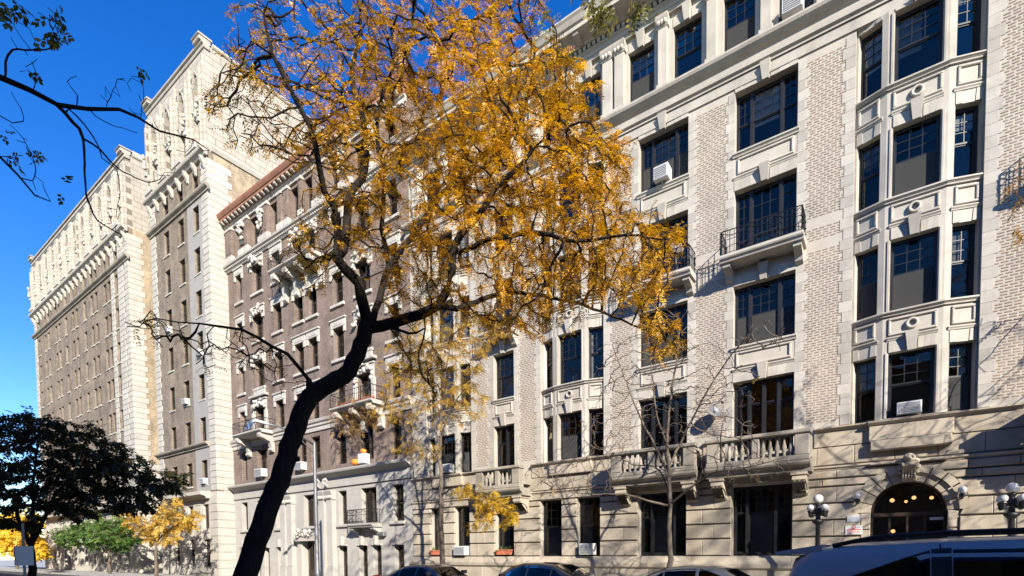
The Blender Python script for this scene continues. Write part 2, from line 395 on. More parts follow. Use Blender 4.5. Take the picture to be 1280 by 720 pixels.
# ------------------------------------------------------------------ windows
def window(parent, x0, x1, z0, z1, y, lights, T=None, shade=None, fmat='frame', fw=0.06, fine=True, gl='glass', name='window', mull=0.05, label=None, scr=False):
    """lights: (fx0, fx1, [(fz0, fz1, nx, nz), ...]) as fractions of the opening"""
    w, h = x1 - x0, z1 - z0
    f = MB(T); d = 0.09
    f.box(x0, x0 + fw, y, y + d, z0, z1); f.box(x1 - fw, x1, y, y + d, z0, z1)
    f.box(x0 + fw, x1 - fw, y, y + d, z1 - fw, z1); f.box(x0 + fw, x1 - fw, y, y + d, z0, z0 + fw)
    ix0, ix1, iz0, iz1 = x0 + fw, x1 - fw, z0 + fw, z1 - fw
    iw, ih = ix1 - ix0, iz1 - iz0
    panes = []; screens = []
    for li, (a, b, sashes) in enumerate(lights):
        lx0, lx1 = ix0 + a * iw, ix0 + b * iw
        if a > 0.001: f.box(lx0 - mull, lx0 + mull, y - 0.05, y + d - .004, iz0, iz1)
        for (p, q, nx, nz) in sashes:
            # sashes of one light step back from each other like a hung window
            up = p > 0.02
            ys = y + (0.012 if up else 0.04)
            sx0, sx1 = lx0 + (mull if a > .001 else 0), lx1 - (mull if b < .999 else 0)
            sz0, sz1 = iz0 + p * ih, iz0 + q * ih
            e = 0.035
            f.box(sx0, sx0 + e, ys, ys + .045, sz0, sz1); f.box(sx1 - e, sx1, ys, ys + .045, sz0, sz1)
            f.box(sx0 + e, sx1 - e, ys, ys + .045, sz0, sz0 + e * 1.3); f.box(sx0 + e, sx1 - e, ys, ys + .045, sz1 - e, sz1)
            gx0, gx1, gz0, gz1 = sx0 + e, sx1 - e, sz0 + e * 1.3, sz1 - e
            m = 0.011
            for i in range(1, nx): f.box(gx0 + (gx1 - gx0) * i / nx - m, gx0 + (gx1 - gx0) * i / nx + m, ys + .008, ys + .038, gz0, gz1)
            for i in range(1, nz): f.box(gx0, gx1, ys + .01, ys + .036, gz0 + (gz1 - gz0) * i / nz - m, gz0 + (gz1 - gz0) * i / nz + m)
            if scr and not up and q < .75: screens.append((sx0, sx1, sz0, sz1))
            if fine:
                for i in range(nx):
                    for j in range(nz): panes.append((gx0 + (gx1 - gx0) * i / nx, gx0 + (gx1 - gx0) * (i + 1) / nx, gz0 + (gz1 - gz0) * j / nz, gz0 + (gz1 - gz0) * (j + 1) / nz, ys + .024))
            else: panes.append((gx0, gx1, gz0, gz1, ys + .024))
    xm = (x0 + x1) / 2
    if T: org = (T[0] + xm * math.cos(T[2]) - y * math.sin(T[2]), T[1] + xm * math.sin(T[2]) + y * math.cos(T[2]), z0)
    else: org = (xm, y, z0)
    o = f.build(name, fmat, parent, org, label=label)
    for (a, b, c, e2, yy) in panes:
        t1, t2 = random.gauss(0, .0022), random.gauss(0, .0022)
        p = MB(T)
        p.add([(a, yy + t1 + t2, c), (b, yy - t1 + t2, c), (b, yy - t1 - t2, e2), (a, yy + t1 - t2, e2),
               (a, yy + .005 + t1 + t2, c), (b, yy + .005 - t1 + t2, c), (b, yy + .005 - t1 - t2, e2), (a, yy + .005 + t1 - t2, e2)],
              [(0, 1, 2, 3), (7, 6, 5, 4)])
        p.build('pane', gl, o)
    for (a, b, c, e2) in screens:
        MB(T).box(a + .01, b - .01, y + .012, y + .015, c + .02, e2).build('insect_screen', 'screen', o)
    if shade:
        for (fx0, fx1, fz0, fz1, m) in shade:
            MB(T).box(ix0 + fx0 * iw, ix0 + fx1 * iw, y + .115, y + .125, iz0 + fz0 * ih, iz0 + fz1 * ih).build('blind' if 'shade' in m else 'curtain', m, o)
    return o

DH33 = [(0, 1, [(0, .52, 1, 1), (.52, 1, 3, 3)])]
DH23 = [(0, 1, [(0, .52, 1, 1), (.52, 1, 2, 3)])]
TRI = [(0, .24, [(0, .5, 1, 1), (.5, 1, 2, 3)]), (.24, .76, [(0, .5, 1, 1), (.5, 1, 3, 3)]), (.76, 1, [(0, .5, 1, 1), (.5, 1, 2, 3)])]
FRENCH = [(0, .24, [(0, .3, 1, 1), (.3, 1, 2, 4)]), (.24, .76, [(0, .34, 1, 1), (.34, 1, 3, 3)]), (.76, 1, [(0, .3, 1, 1), (.3, 1, 2, 4)])]
CASE = [(0, .24, [(0, .70, 1, 1), (.70, 1, 1, 1)]), (.24, .5, [(0, .70, 1, 1), (.70, 1, 1, 1)]), (.5, .76, [(0, .70, 1, 1), (.70, 1, 1, 1)]), (.76, 1, [(0, .70, 1, 1), (.70, 1, 1, 1)])]
GFW = [(0, .22, [(0, .62, 1, 1), (.62, 1, 2, 3)]), (.22, .74, [(0, .62, 1, 1), (.62, 1, 4, 3)]), (.74, 1, [(0, .62, 1, 1), (.62, 1, 2, 3)])]
WR = random.Random(23)
def rshade(kind=None):
    """blinds and curtains drawn to different heights behind the glass"""
    r = WR.random()
    if r < .22: return None
    if r < .45: return [(0, 1, WR.uniform(.45, .85), 1, WR.choice(['shade', 'shadel']))]
    if r < .62: return [(0, WR.uniform(.15, .3), 0, 1, 'curtain'), (1 - WR.uniform(.12, .28), 1, 0, 1, 'curtain')]
    if r < .8: return [(0, WR.uniform(.5, .7), 0, WR.uniform(.3, .55), 'shade')]
    return [(0, 1, WR.uniform(.15, .5), 1, 'shadel')]

# ------------------------------------------------------------------ ground
struct(MB().box(-400, 300, -300, 300, -1.3, -.9), 'ground', 'concrete')
struct(MB().box(-160, 90, -13.6, -4.6, -.9, -.25), 'road', 'asphalt')
struct(MB().box(-160, 90, -4.6, 1.0, -.9, -.10), 'pavement_north', 'concrete')
struct(MB().box(-160, 90, -24.0, -13.6, -.9, -.10), 'pavement_south', 'concrete')
kb = MB(); kb.box(-160, 90, -4.75, -4.6, -.9, -.096); struct(kb, 'kerb_north', 'kerb')
kb = MB(); kb.box(-160, 90, -13.6, -13.45, -.9, -.096); struct(kb, 'kerb_south', 'kerb')

# ------------------------------------------------------------------ cream building
A = thing('apartment_house', 'cream brick and limestone apartment house with bow windows and arched entrance', 'building', (0.57, 0, -0.1))
BX0, BX1 = -20.8, 9.3
CEN = 0.57
WC = {'w0': (-14.68, 1.19), 'w1': (-7.08, 1.92), 'w2': (-3.53, 1.95), 'w3': (4.67, 1.95)}
BAYS = {'c': CEN, 'm': -11.08, 'l': -18.22}
BH = 1.53
ROWS = {2: (5.54, 7.52), 3: (8.76, 10.88), 4: (12.12, 14.17), 5: (15.44, 17.50)}
holes = []
for k, (c, w) in WC.items():
    for fl in (2, 3, 4, 5):
        z0, z1 = ROWS[fl]
        if fl == 2: z0 = 4.95
        if fl == 4: z0 = 11.72
        holes.append((c - w / 2, c + w / 2, z0, z1))
    if k != 'w0': holes.append((c - w / 2, c + w / 2, 1.34, 3.83))
for k, c in BAYS.items(): holes.append((c - BH, c + BH, 5.48, 17.62))
GFS = [(-19.5, -18.6), (-17.8, -16.8), (-15.22, -14.1), (-12.66, -11.54), (-10.79, -9.69)]
for a, b in GFS: holes.append((a, b, 1.34, 3.85))
AR = 0.935; ASP = 2.68
holes.append((CEN - AR, CEN + AR, -.1, ASP + AR))
TOPW = [-19.1, -17.35, -14.68, -11.99, -10.17, -7.94, -6.18, -4.40, -2.65, -.34, 1.48, 3.79, 5.54, 8.2]
for c in TOPW: holes.append((c - .515, c + .515, 18.85, 20.95))
wall_cells(MB(), BX0, BX1, -.1, 22.1, holes, 0.0, .45).build('wall', 'mortar', A)
MB().box(BX0, BX0 + .4, .452, 14, -.1, 22.1).box(BX1 - .4, BX1, .452, 14, -.1, 22.1).box(BX0, BX1, 14.002, 14.4, -.1, 22.1).build('party_wall', 'bbrick', A)
MB().box(BX0 + .01, BX1 - .01, .46, 14.3, 21.5, 22.05).build('roof', 'roof', A)
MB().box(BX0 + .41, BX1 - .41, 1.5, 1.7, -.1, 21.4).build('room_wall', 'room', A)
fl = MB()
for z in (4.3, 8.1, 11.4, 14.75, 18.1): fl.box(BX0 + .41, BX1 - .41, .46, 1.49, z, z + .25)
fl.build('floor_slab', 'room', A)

# bricks: the brown headers stand proud of the wide pale joints
PX, PZ, BL, BHH = 0.200, 0.081, 0.150, 0.036
panels = [(-5.80, -4.76, 5.75, 17.35), (-2.28, -1.22, 5.75, 17.35), (2.42, 3.46, 5.75, 17.35), (-9.35, -8.30, 5.75, 17.35),
          (-13.72, -12.86, 5.75, 17.35), (-16.42, -15.60, 5.75, 17.35), (-20.5, -20.0, 5.75, 17.35), (5.9, 8.9, 5.75, 17.35)]
bm_one = None; stuff = MB(); nb = 0
bm_mesh = bpy.data.meshes.new('brick')
_b = MB().cbox(-BL / 2, BL / 2, -.008, .004, -BHH / 2, BHH / 2, .004)
bm_mesh.from_pydata(_b.v, [], _b.f); bm_mesh.materials.append(MT['abrick'])
band_gap = [(12.02, 12.35), (11.30, 11.62)]
for pi, (a, b, z0, z1) in enumerate(panels):
    r = 0; z = z0
    while z < z1:
        tooth = ((r // 4) % 2) * 0.10
        off = (r % 2) * PX / 2
        x = a - tooth + off
        while x + BL < b + tooth + .02:
            xc, jz = x + BL / 2, random.uniform(-.003, .003)
            if not any(g0 < z < g1 for g0, g1 in band_gap) or pi in (2, 7):
                if pi == 1 and z < 8.9 and nb < 150 or pi == 2 and z < 7.4 and nb < 295:
                    place('brick', bm_mesh, (xc, 0, z + jz), A); nb += 1
                else:
                    stuff.add([(vx + xc, vy + random.uniform(-.003, .002), vz + z + jz) for vx, vy, vz in _b.v[:8]], _b.f[:5])
            x += PX
        z += PZ; r += 1
stuff.build('brickwork', 'abrick', A, kind='stuff')

# quoins beside the windows and bays
def quoins(xe, side, z0, z1, one, wide=.40, nar=.30):
    """xe the opening's edge, side the direction away from it"""
    z = z0; i = 0; j = MB()
    while z < z1 - .1:
        h = min(.324, z1 - z)
        w = wide if (i % 2) else nar
        a, b = (xe, xe + w) if side > 0 else (xe - w, xe)
        m = MB().cbox(a, b, -.013 - .003 * random.random(), .0, z + .0018, z + h - .0018, .003)
        if one: m.build('quoin', 'limeq', A)
        else: j.add(m.v, m.f)
        z += h; i += 1
    if not one: j.build('quoin_strip', 'limeq', A, kind='stuff')
for k, (c, w) in WC.items():
    for s in (-1, 1): quoins(c + s * w / 2, s, 5.55, 17.52, k in ('w1', 'w2'), .31, .22)
for k, c in BAYS.items():
    for s in (-1, 1): quoins(c + s * BH, s, 5.55, 17.62, k == 'c', .36, .27)

# mouldings shared by the front
def mould(z0, z1, x0, x1, p, name, mat='lime', T=None, y=0.0):
    h = z1 - z0
    prof = [(y, z0), (y - p * .45, z0), (y - p * .5, z0 + h * .25), (y - p * .8, z0 + h * .5), (y - p, z0 + h * .62), (y - p, z0 + h * .92), (y - p * .9, z1), (y, z1)]
    return MB(T).sweep(prof, x0, x1).build(name, mat, A)

def lintel(c, w, zb, zt, T=None, y=0.0, n=6, key=True):
    """splayed stones over an opening with a projecting keystone"""
    kw = .15
    for s in (-1, 1):
        for i in range(n // 2):
            a0, a1 = kw + (w / 2 - kw) * i / (n / 2), kw + (w / 2 - kw) * (i + 1) / (n / 2)
            sp0, sp1 = a0 * 1.0 + (zt - zb) * .25 * (i + .3) / (n / 2), a1 + (zt - zb) * .25 * (i + 1.3) / (n / 2)
            if i == n // 2 - 1: sp1 = a1
            pts = [(c + s * a0, zb), (c + s * a1, zb), (c + s * sp1, zt), (c + s * sp0, zt)]
            if s < 0: pts = pts[::-1]
            MB(T).prism(pts, y - .022 - .004 * i, y + .1).build('lintel_stone', 'lime', A)
    if key:
        k = MB(T)
        k.add([(c - .10, y - .10, zb - .04), (c + .10, y - .10, zb - .04), (c + .16, y - .20, zt + .16), (c - .16, y - .20, zt + .16),
               (c - .10, y + .02, zb - .04), (c + .10, y + .02, zb - .04), (c + .16, y + .02, zt + .16), (c - .16, y + .02, zt + .16)],
              [(0, 1, 2, 3), (1, 5, 6, 2), (5, 4, 7, 6), (4, 0, 3, 7), (3, 2, 6, 7), (4, 5, 1, 0)])
        k.build('keystone', 'limeq', A)

def panel(x0, x1, z0, z1, T=None, y=0.0, ring=None, b=.07):
    """sunk panel with a raised moulded border"""
    m = MB(T)
    for a0, a1, c0, c1 in ((x0, x1, z1 - b, z1), (x0, x1, z0, z0 + b), (x0, x0 + b, z0 + b, z1 - b), (x1 - b, x1, z0 + b, z1 - b)):
        m.cbox(a0, a1, y - .055, y + .002, c0, c1, .018)
    o = m.build('spandrel_panel', 'lime', A)
    if ring:
        MB(T).torus(((x0 + x1) / 2, y - .05, (z0 + z1) / 2), .125, .045, 20, 6).build('ring_ornament', 'lime', o, smooth=True)
    return o

def bracket(parent, x, w, p, z0, z1, mat='gf', y=0.0):
    """scrolled console carrying a balcony"""
    h = z1 - z0
    prof = [(y, z0), (y - p * .22, z0 + h * .02), (y - p * .30, z0 + h * .14), (y - p * .22, z0 + h * .26), (y - p * .34, z0 + h * .42), (y - p * .62, z0 + h * .58),
            (y - p * .92, z0 + h * .64), (y - p, z0 + h * .76), (y - p * .97, z1), (y, z1)]
    m = MB().sweep(prof, x - w / 2, x + w / 2)
    o = m.build('balcony_bracket', mat, parent)
    r = MB()
    for i in range(3):
        xx = x - w / 3 + i * w / 3
        r.sweep([(a - .025, b) for a, b in prof[1:8]] + [(prof[7][0] + .03, prof[7][1]), (prof[1][0] + .03, prof[1][1])], xx - .022, xx + .022)
    r.build('bracket_flute', mat, o)
    MB().box(x - w / 2 - .04, x + w / 2 + .04, y - p * 1.04, y, z1 + .002, z1 + .09).build('bracket_cap', mat, o)
    return o

# ---- bow bays
def facets(c):
    xs = [(c - BH, .14), (c - .72, -.13), (c + .72, -.13), (c + BH, .14)]
    out = []
    for (ax, ay), (bx, by) in zip(xs, xs[1:]):
        out.append(((ax, ay, math.atan2(by - ay, bx - ax)), math.hypot(bx - ax, by - ay)))
    return out
LV = [5.5] + [v for f in (2, 3, 4, 5) for v in ROWS[f]] + [17.62]
for k, c in BAYS.items():
    for fi, (T, L) in enumerate(facets(c)):
        if fi == 0: wx0, wx1 = .06, L - .16
        elif fi == 1: wx0, wx1 = .16, L - .16
        else: wx0, wx1 = .16, L - .06
        hs = [(wx0, wx1, *ROWS[f]) for f in (2, 3, 4, 5)]
        wall_cells(MB(T), 0, L, 5.5, 17.62, hs, 0, .38).build('bow_wall', 'lime', A)
        for f in (2, 3, 4, 5):
            z0, z1 = ROWS[f]
            sh = rshade()
            if f in (3, 4) and fi == 1 and k == 'c': sh = [(0, .62, 0, .5, 'shade')]
            if f == 5 and fi == 1 and k == 'c': sh = [(0.03, .58, .42, .98, 'shade')]
            window(A, wx0, wx1, z0, z1, .20, DH33 if fi == 1 else DH23, T, sh, fine=(k != 'l'), scr=(WR.random() < .6 if (k, fi) != ('c', 1) else f in (3, 4)))
            # slender stone shafts either side of the opening
            if fi == 1:
                for q0, q1 in ((wx0 - .09, wx0 - .02), (wx1 + .02, wx1 + .09)): MB(T).cbox(q0, q1, -.035, .0, z0, z1, .01).build('window_jamb', 'limeq', A)
            mould(z0 - .15, z0 - .02, -.02 if fi else 0, L + .02, .13, 'window_sill', T=T)
            if f < 5:
                zn = ROWS[f + 1][0]
                if fi == 1: panel(.14, L - .14, z1 + .50, zn - .22, T, ring=True)
                else: panel(wx0 + .03, wx1 - .03, z1 + .50, zn - .22, T)
                mould(z1 + .36, z1 + .46, wx0 - .05, wx1 + .05, .06, 'panel_moulding', T=T)
            lintel((wx0 + wx1) / 2, wx1 - wx0, z1 + .006, min(z1 + .34, 17.60), T, 0, 6 if fi == 1 else 2, key=(fi == 1))
    MB().box(c - BH + .001, c + BH - .001, .36, .44, 17.5, 17.62).build('bow_head', 'lime', A)

# ---- windows of the flat columns
for k, (c, w) in WC.items():
    x0, x1 = c - w / 2, c + w / 2
    nar = k == 'w0'
    fine = k in ('w1', 'w2')
    for f in (2, 3, 4, 5):
        z0, z1 = ROWS[f]
        lights = TRI if not nar else DH33
        sh = [(0.27, .74, 0, .5, 'shade')]
        if f == 2: z0 = 4.95; lights = CASE if not nar else [(0, .5, [(0, .7, 1, 1), (.7, 1, 1, 1)]), (.5, 1, [(0, .7, 1, 1), (.7, 1, 1, 1)])]; sh = [(0.0, .10, 0, 1, 'curtain')]
        if f == 4: z0 = 11.72; lights = FRENCH if not nar else [(0, 1, [(0, .3, 1, 1), (.3, 1, 3, 3)])]; sh = [(.3, .72, 0, .36, 'shade')]
        if f == 5: sh = [(.27, .73, .42, 1, 'shadel')] if k == 'w2' else [(.27, .74, .1, .95, 'shade')]
        window(A, x0, x1, z0, z1, .26, lights, None, sh, fine=fine, fw=.07, mull=.045, scr=(f == 3 and WR.random() < .8 or (f == 5 and k == 'w1')))
        if f in (3, 5): mould(z0 - .15, z0 - .004, x0 - .06, x1 + .06, .11, 'window_sill')
        lintel(c, w, z1 + .006, z1 + .34, None, 0, 4 if nar else 6)
        if f in (2, 4):
            zn = ROWS[f + 1][0]
            panel(x0 + .1, x1 - .1, z1 + .52, zn - .20)
            mould(z1 + .36, z1 + .47, x0 - .02, x1 + .02, .07, 'panel_moulding')
    if not nar: window(A, x0, x1, 1.36, 3.83, .30, GFW, None, [(.24, .72, 0, .6, 'shade')], fine=fine, fw=.08)
for i, (a, b) in enumerate(GFS):
    window(A, a, b, 1.36, 3.85, .22, DH33, None, [(0, 1, 0, .5, 'shade')] if i % 2 else [(0, .5, 0, .9, 'curtain')], fine=i > 2, fw=.06)

# ---- iron balconies on the fourth floor
def iron_balcony(parent, c, w, z, p, h=.80, mat='lime', n=18, iname='iron_railing', swag=True):
    x0, x1 = c - w / 2, c + w / 2
    b = MB()
    prof = [(0, z - .22), (-p * .86, z - .22), (-p * .9, z - .15), (-p * .97, z - .12), (-p, z - .08), (-p, z), (0, z)]
    b.sweep(prof, x0, x1); o = b.build('balcony', mat, parent)
    for s in (-1, 1):
        xs = c + s * (w / 2 - .2)
        q = MB()
        q.sweep([(0, z - .72), (-.16, z - .62), (-.22, z - .50), (-.45, z - .40), (-p * .75, z - .34), (-p * .78, z - .222), (0, z - .222)], xs - .12, xs + .12)
        q.build('balcony_bracket', mat, o)
    r = MB(); t = .022
    yb = -p + .06
    for (ax, ay, bx, by) in ((x0 + .05, yb, x1 - .05, yb), (x0 + .05, yb, x0 + .05, 0), (x1 - .05, yb, x1 - .05, 0)):
        for zz in (z + .06, z + h * .62, z + h):
            r.tube([(ax, ay, zz), (bx, by, zz)], t if zz > z + h - .01 else .012, 4)
        L = math.hypot(bx - ax, by - ay); m = max(3, int(n * L / w))
        for i in range(m + 1):
            f = i / m; x, y = ax + (bx - ax) * f, ay + (by - ay) * f
            thick = i in (0, m) or (m > 8 and i in (m // 4, m - m // 4))
            r.tube([(x, y, z), (x, y, z + h)], .024 if thick else .011, 4)
            if thick:
                for zz in (z + .2, z + .4, z + .6): r.tube([(x - .05, y - .01, zz - .08), (x + .04, y - .02, zz), (x - .05, y - .01, zz + .08)], .014, 4)
        if L > 1 and swag:
            for g in range(3):
                pts = [(ax + (bx - ax) * (g + u / 8) / 3, yb - .02, z + h * .95 - .16 * math.sin(math.pi * u / 8)) for u in range(9)]
                r.tube(pts, .016, 4)
                pts = [(ax + (bx - ax) * (g + u / 8) / 3, yb - .02, z + .08 + .2 * math.sin(math.pi * u / 8)) for u in range(9)]
                r.tube(pts, .012, 4)
    r.build(iname, 'iron', o)
    return o
for k, (c, w) in WC.items(): iron_balcony(A, c, w + .62, 11.70, .80)

# ---- stone balconies of the second floor
def balustrade_balcony(c, w, z=4.42, p=1.0, H=.98):
    x0, x1 = c - w / 2, c + w / 2
    b = MB()
    b.sweep([(0, z - .34), (-p * .80, z - .34), (-p * .84, z - .22), (-p * 1.0, z - .14), (-p * 1.04, z - .08), (-p * 1.04, z), (0, z)], x0 - .04, x1 + .04)
    o = b.build('balcony', 'gfd', A)
    for (a0, a1) in ((x0, x0 + .42), (x1 - .42, x1), (c - .12, c + .12)): MB().cbox(a0, a1, -p, -p + .30, z + .17, z + H - .14, .02).build('balustrade_pier', 'gfd', o)
    for xa in (x0, x1 - .2): MB().cbox(xa, xa + .2, -p + .302, -.002, z + .17, z + H - .14, .02).build('balustrade_return', 'gfd', o)
    MB().cbox(x0 - .02, x1 + .02, -p - .02, -p + .32, z + .002, z + .168, .02).build('balustrade_base', 'gfd', o)
    MB().cbox(x0 - .05, x1 + .05, -p - .06, -p + .34, z + H - .138, z + H, .03).build('handrail', 'gfd', o)
    prof = [(.045, 0), (.06, .02), (.06, .05), (.04, .07), (.075, .18), (.085, .26), (.06, .38), (.036, .48), (.034, .54), (.055, .58), (.06, .62), (.05, .67)]
    xs = []
    for a, bb in ((x0 + .42, c - .12), (c + .12, x1 - .42)):
        n = max(2, int((bb - a) / .205)); xs += [a + (bb - a) * (i + .5) / n for i in range(n)]
    me = None
    for x in xs:
        if me is None:
            q = MB().lathe(0, 0, [(r, zz * (H - .31) / .67) for r, zz in prof], 8)
            bo = q.build('baluster', 'gfd', o, (0, 0, 0), smooth=True); me = bo.data
            bo.location = (x - WORG[o.name][0], -p + .15 - WORG[o.name][1], z + .17 - WORG[o.name][2])
        else: place('baluster', me, (x, -p + .15, z + .17), o)
    return o
for (c, w) in ((-3.56, 3.16), (-7.17, 3.24), (-14.4, 2.5), (4.70, 3.16)):
    o = balustrade_balcony(c, w)
    for s in (-1, 1): bracket(A, c + s * (w / 2 - .30), .40, .80, 3.35, 3.98)

# ---- band courses over the ground floor
SEG = [BX0] + sorted([c + s * (w / 2 + .05) for c, w in ((-3.56, 3.16), (-7.17, 3.24), (-14.4, 2.5), (4.70, 3.16)) for s in (-1, 1)]) + [BX1]
for a, b in zip(SEG[::2], SEG[1::2]):
    MB().box(a, b, -.06, -.001, 4.90, 5.38).build('band_course', 'gf', A)
    MB().sweep([(0, 5.382), (-.08, 5.382), (-.12, 5.43), (-.20, 5.46), (-.20, 5.50), (0, 5.52)], a, b).build('band_moulding', 'gf', A)
for k, c in BAYS.items():
    MB().cbox(c - 1.02, c + 1.02, -.20, -.062, 4.90, 5.37, .02).build('bay_apron', 'gf', A)
    if k == 'c': MB().cbox(c - .98, c + .98, -.30, -.07, 4.58, 4.89, .03).build('apron_shelf', 'gf', A)
    MB().sweep([(-.20, 5.372), (-.23, 5.372), (-.30, 5.44), (-.32, 5.50), (-.20, 5.524)], c - 1.04, c + 1.04).build('apron_moulding', 'gf', A)
mould(4.13, 4.25, BX0 - .12, BX1, .12, 'string_course', 'gf')

# ---- rusticated ground floor, every block its own stone
gfh = [(c - w / 2, c + w / 2) for k, (c, w) in WC.items() if k != 'w0'] + GFS
zz = [1.34, 1.97, 2.51, 3.05, 3.59, 3.845]
VR = 1.42
def arch_x(z):
    d = z - ASP
    if d <= 0: return AR + .26
    return math.sqrt(max(0, VR * VR - d * d)) if d < VR else 0
def courses(z0, z1, r, holes_, ymin=-.11, mat='gf', arch=True):
    g = .026
    cuts = sorted(list(holes_) + ([(CEN - .01, CEN + .01)] if arch else []))
    xs = [BX0]
    for a, b in cuts: xs += [a, b]
    xs.append(BX1)
    for a, b in zip(xs[::2], xs[1::2]):
        if b - a < .15: continue
        la = arch and abs(a - (CEN + .01)) < .001; lb = arch and abs(b - (CEN - .01)) < .001
        if la: a = CEN + min(arch_x(z0), arch_x(z1))
        if lb: b = CEN - min(arch_x(z0), arch_x(z1))
        L = b - a; n = max(1, round(L / 1.05)); off = (r % 2) * .5 / n if n > 1 else 0
        edges = [a] + [a + L * (i / n + (off if n > 1 else 0) - (.25 / n)) for i in range(1, n + (1 if off else 0)) if i / n + off - .25 / n < .95] + [b]
        for e0, e1 in zip(edges, edges[1:]):
            b0, b1, t0, t1 = e0 + .004, e1 - .004, e0 + .004, e1 - .004
            if la and e0 == a: b0 = CEN + arch_x(z0 + g) + .012; t0 = CEN + arch_x(z1 - g) + .012
            if lb and e1 == b: b1 = CEN - arch_x(z0 + g) - .012; t1 = CEN - arch_x(z1 - g) - .012
            y = ymin - random.uniform(0, .008)
            e = .018
            MB().add([(b0 + e, y, z0 + g + e), (b1 - e, y, z0 + g + e), (t1 - e, y, z1 - g - e), (t0 + e, y, z1 - g - e),
                      (b0, y + e, z0 + g), (b1, y + e, z0 + g), (t1, y + e, z1 - g), (t0, y + e, z1 - g),
                      (b0, .002, z0 + g), (b1, .002, z0 + g), (t1, .002, z1 - g), (t0, .002, z1 - g)],
                     [(0, 1, 2, 3), (4, 5, 1, 0), (5, 6, 2, 1), (6, 7, 3, 2), (7, 4, 0, 3), (8, 9, 5, 4), (9, 10, 6, 5), (10, 11, 7, 6), (11, 8, 4, 7)]).build('stone_block', mat, A)
for r, (a, b) in enumerate(zip(zz, zz[1:])): courses(a, b, r, gfh)
courses(3.845, 4.13, 1, [])
courses(4.27, 4.89, 1, [], -.05, arch=False)
# plinth
pl = [BX0, CEN - AR - .45, CEN + AR + .45, BX1]
for a, b in ((BX0 - .1, CEN - 1.45), (CEN + 1.45, BX1)):
    n = int((b - a) / 1.6)
    for i in range(n):
        x0, x1 = a + (b - a) * i / n, a + (b - a) * (i + 1) / n
        MB().cbox(x0 + .004, x1 - .004, -.22, .0, -.1, .85, .02).build('plinth_stone', 'gf', A)
        MB().sweep([(0, .855), (-.24, .855), (-.30, .92), (-.30, 1.05), (-.20, 1.20), (-.13, 1.33), (0, 1.335)], x0 + .004, x1 - .004).build('plinth_cap', 'gf', A)

# ---- arched entrance
nv = 11
for i in range(nv):
    a0, a1 = math.pi * i / nv + .014, math.pi * (i + 1) / nv - .014
    def P(r, a): return (CEN + r * math.cos(a), ASP + r * math.sin(a))
    am = (a0 + a1) / 2
    # outer half of the arch stone stands with the wall, inner half is a plain splayed ring
    MB().prism([P(1.20, a0), P(VR, a0), P(VR, am), P(VR, a1), P(1.20, a1), P(1.20, am)], -.118 - random.uniform(0, .006), .0).build('arch_stone', 'gf', A)
    m = MB()
    ring = [P(AR, a0), P(1.195, a0), P(1.195, am), P(1.195, a1), P(AR, a1), P(AR, am)]
    m.prism(ring, -.03, .5); m.build('arch_ring_stone', 'gf', A)
for s in (-1, 1):
    for a, b in zip([-.1, .55, 1.1, 1.64, 2.16], [.55, 1.1, 1.64, 2.16, 2.68]):
        MB().cbox(*sorted((CEN + s * AR, CEN + s * (AR + .255))), -.06, .5, a + .012, b - .012, .02).build('jamb_stone', 'gf', A)
# carved keystone: scroll, mask and shelf
kb = MB()
kb.sweep([(-.05, 3.58), (-.22, 3.60), (-.28, 3.70), (-.20, 3.80), (-.30, 3.92), (-.42, 4.02), (-.40, 4.14), (-.05, 4.14)], CEN - .17, CEN + .17)
ko = kb.build('carved_keystone', 'gf', A)
kk = MB()
kk.ball((CEN, -.30, 4.26), .16, 10, .95); kk.ball((CEN - .09, -.42, 4.30), .05, 8); kk.ball((CEN + .09, -.42, 4.30), .05, 8); kk.ball((CEN, -.44, 4.22), .06, 8)
for s in (-1, 1):
    kk.ball((CEN + s * .17, -.26, 4.17), .09, 8); kk.ball((CEN + s * .21, -.20, 4.02), .08, 8); kk.ball((CEN + s * .20, -.16, 3.86), .06, 8)
kk.build('mask_carving', 'gf', ko, smooth=True)
for i in range(5): MB().sweep([(-.28, 3.64), (-.34, 3.72), (-.27, 3.82), (-.36, 3.95), (-.45, 4.03), (-.40, 4.06), (-.24, 3.94), (-.22, 3.66)], CEN - .15 + i * .07, CEN - .125 + i * .07).build('keystone_flute', 'gf', ko)
MB().cbox(CEN - 1.0, CEN + .95, -.26, -.12, 4.155, 4.21, .01).build('entrance_shelf', 'gf', A)
# door: lunette over glazed leaves, set back in the arch
dr = MB()
yd = .40
def lun(r, n=18): return [(CEN + r * math.cos(math.pi * i / n), ASP + r * math.sin(math.pi * i / n)) for i in range(n + 1)]
o_, i_ = lun(AR - .005), lun(AR - .07)
for k in range(18): dr.prism([i_[k], o_[k], o_[k + 1], i_[k + 1]], yd, yd + .08)
dr.box(CEN - AR + .005, CEN + AR - .005, yd - .03, yd + .09, ASP - .11, ASP)
for x in (CEN - AR + .005, CEN - .47, CEN - .02, CEN + .41, CEN + AR - .075): dr.box(x, x + .06, yd, yd + .08, -.1, ASP - .112)
for z in (0.0, .75): dr.box(CEN - AR + .08, CEN + AR - .08, yd + .01, yd + .07, z, z + .16)
do = dr.build('entrance_door', 'wood', A)
MB().prism(lun(AR - .072), yd + .04, yd + .046).build('fanlight', 'glass', do)
for a, b in ((CEN - AR + .07, CEN - .47), (CEN - .41, CEN - .02), (CEN + .04, CEN + .41), (CEN + .47, CEN + AR - .08)):
    MB().box(a, b, yd + .04, yd + .046, .16, ASP - .115).build('pane', 'glass', do)
MB().box(CEN + .55, CEN + .88, yd - .05, yd - .02, 2.42, 2.50).build('door_closer', 'signg', do)
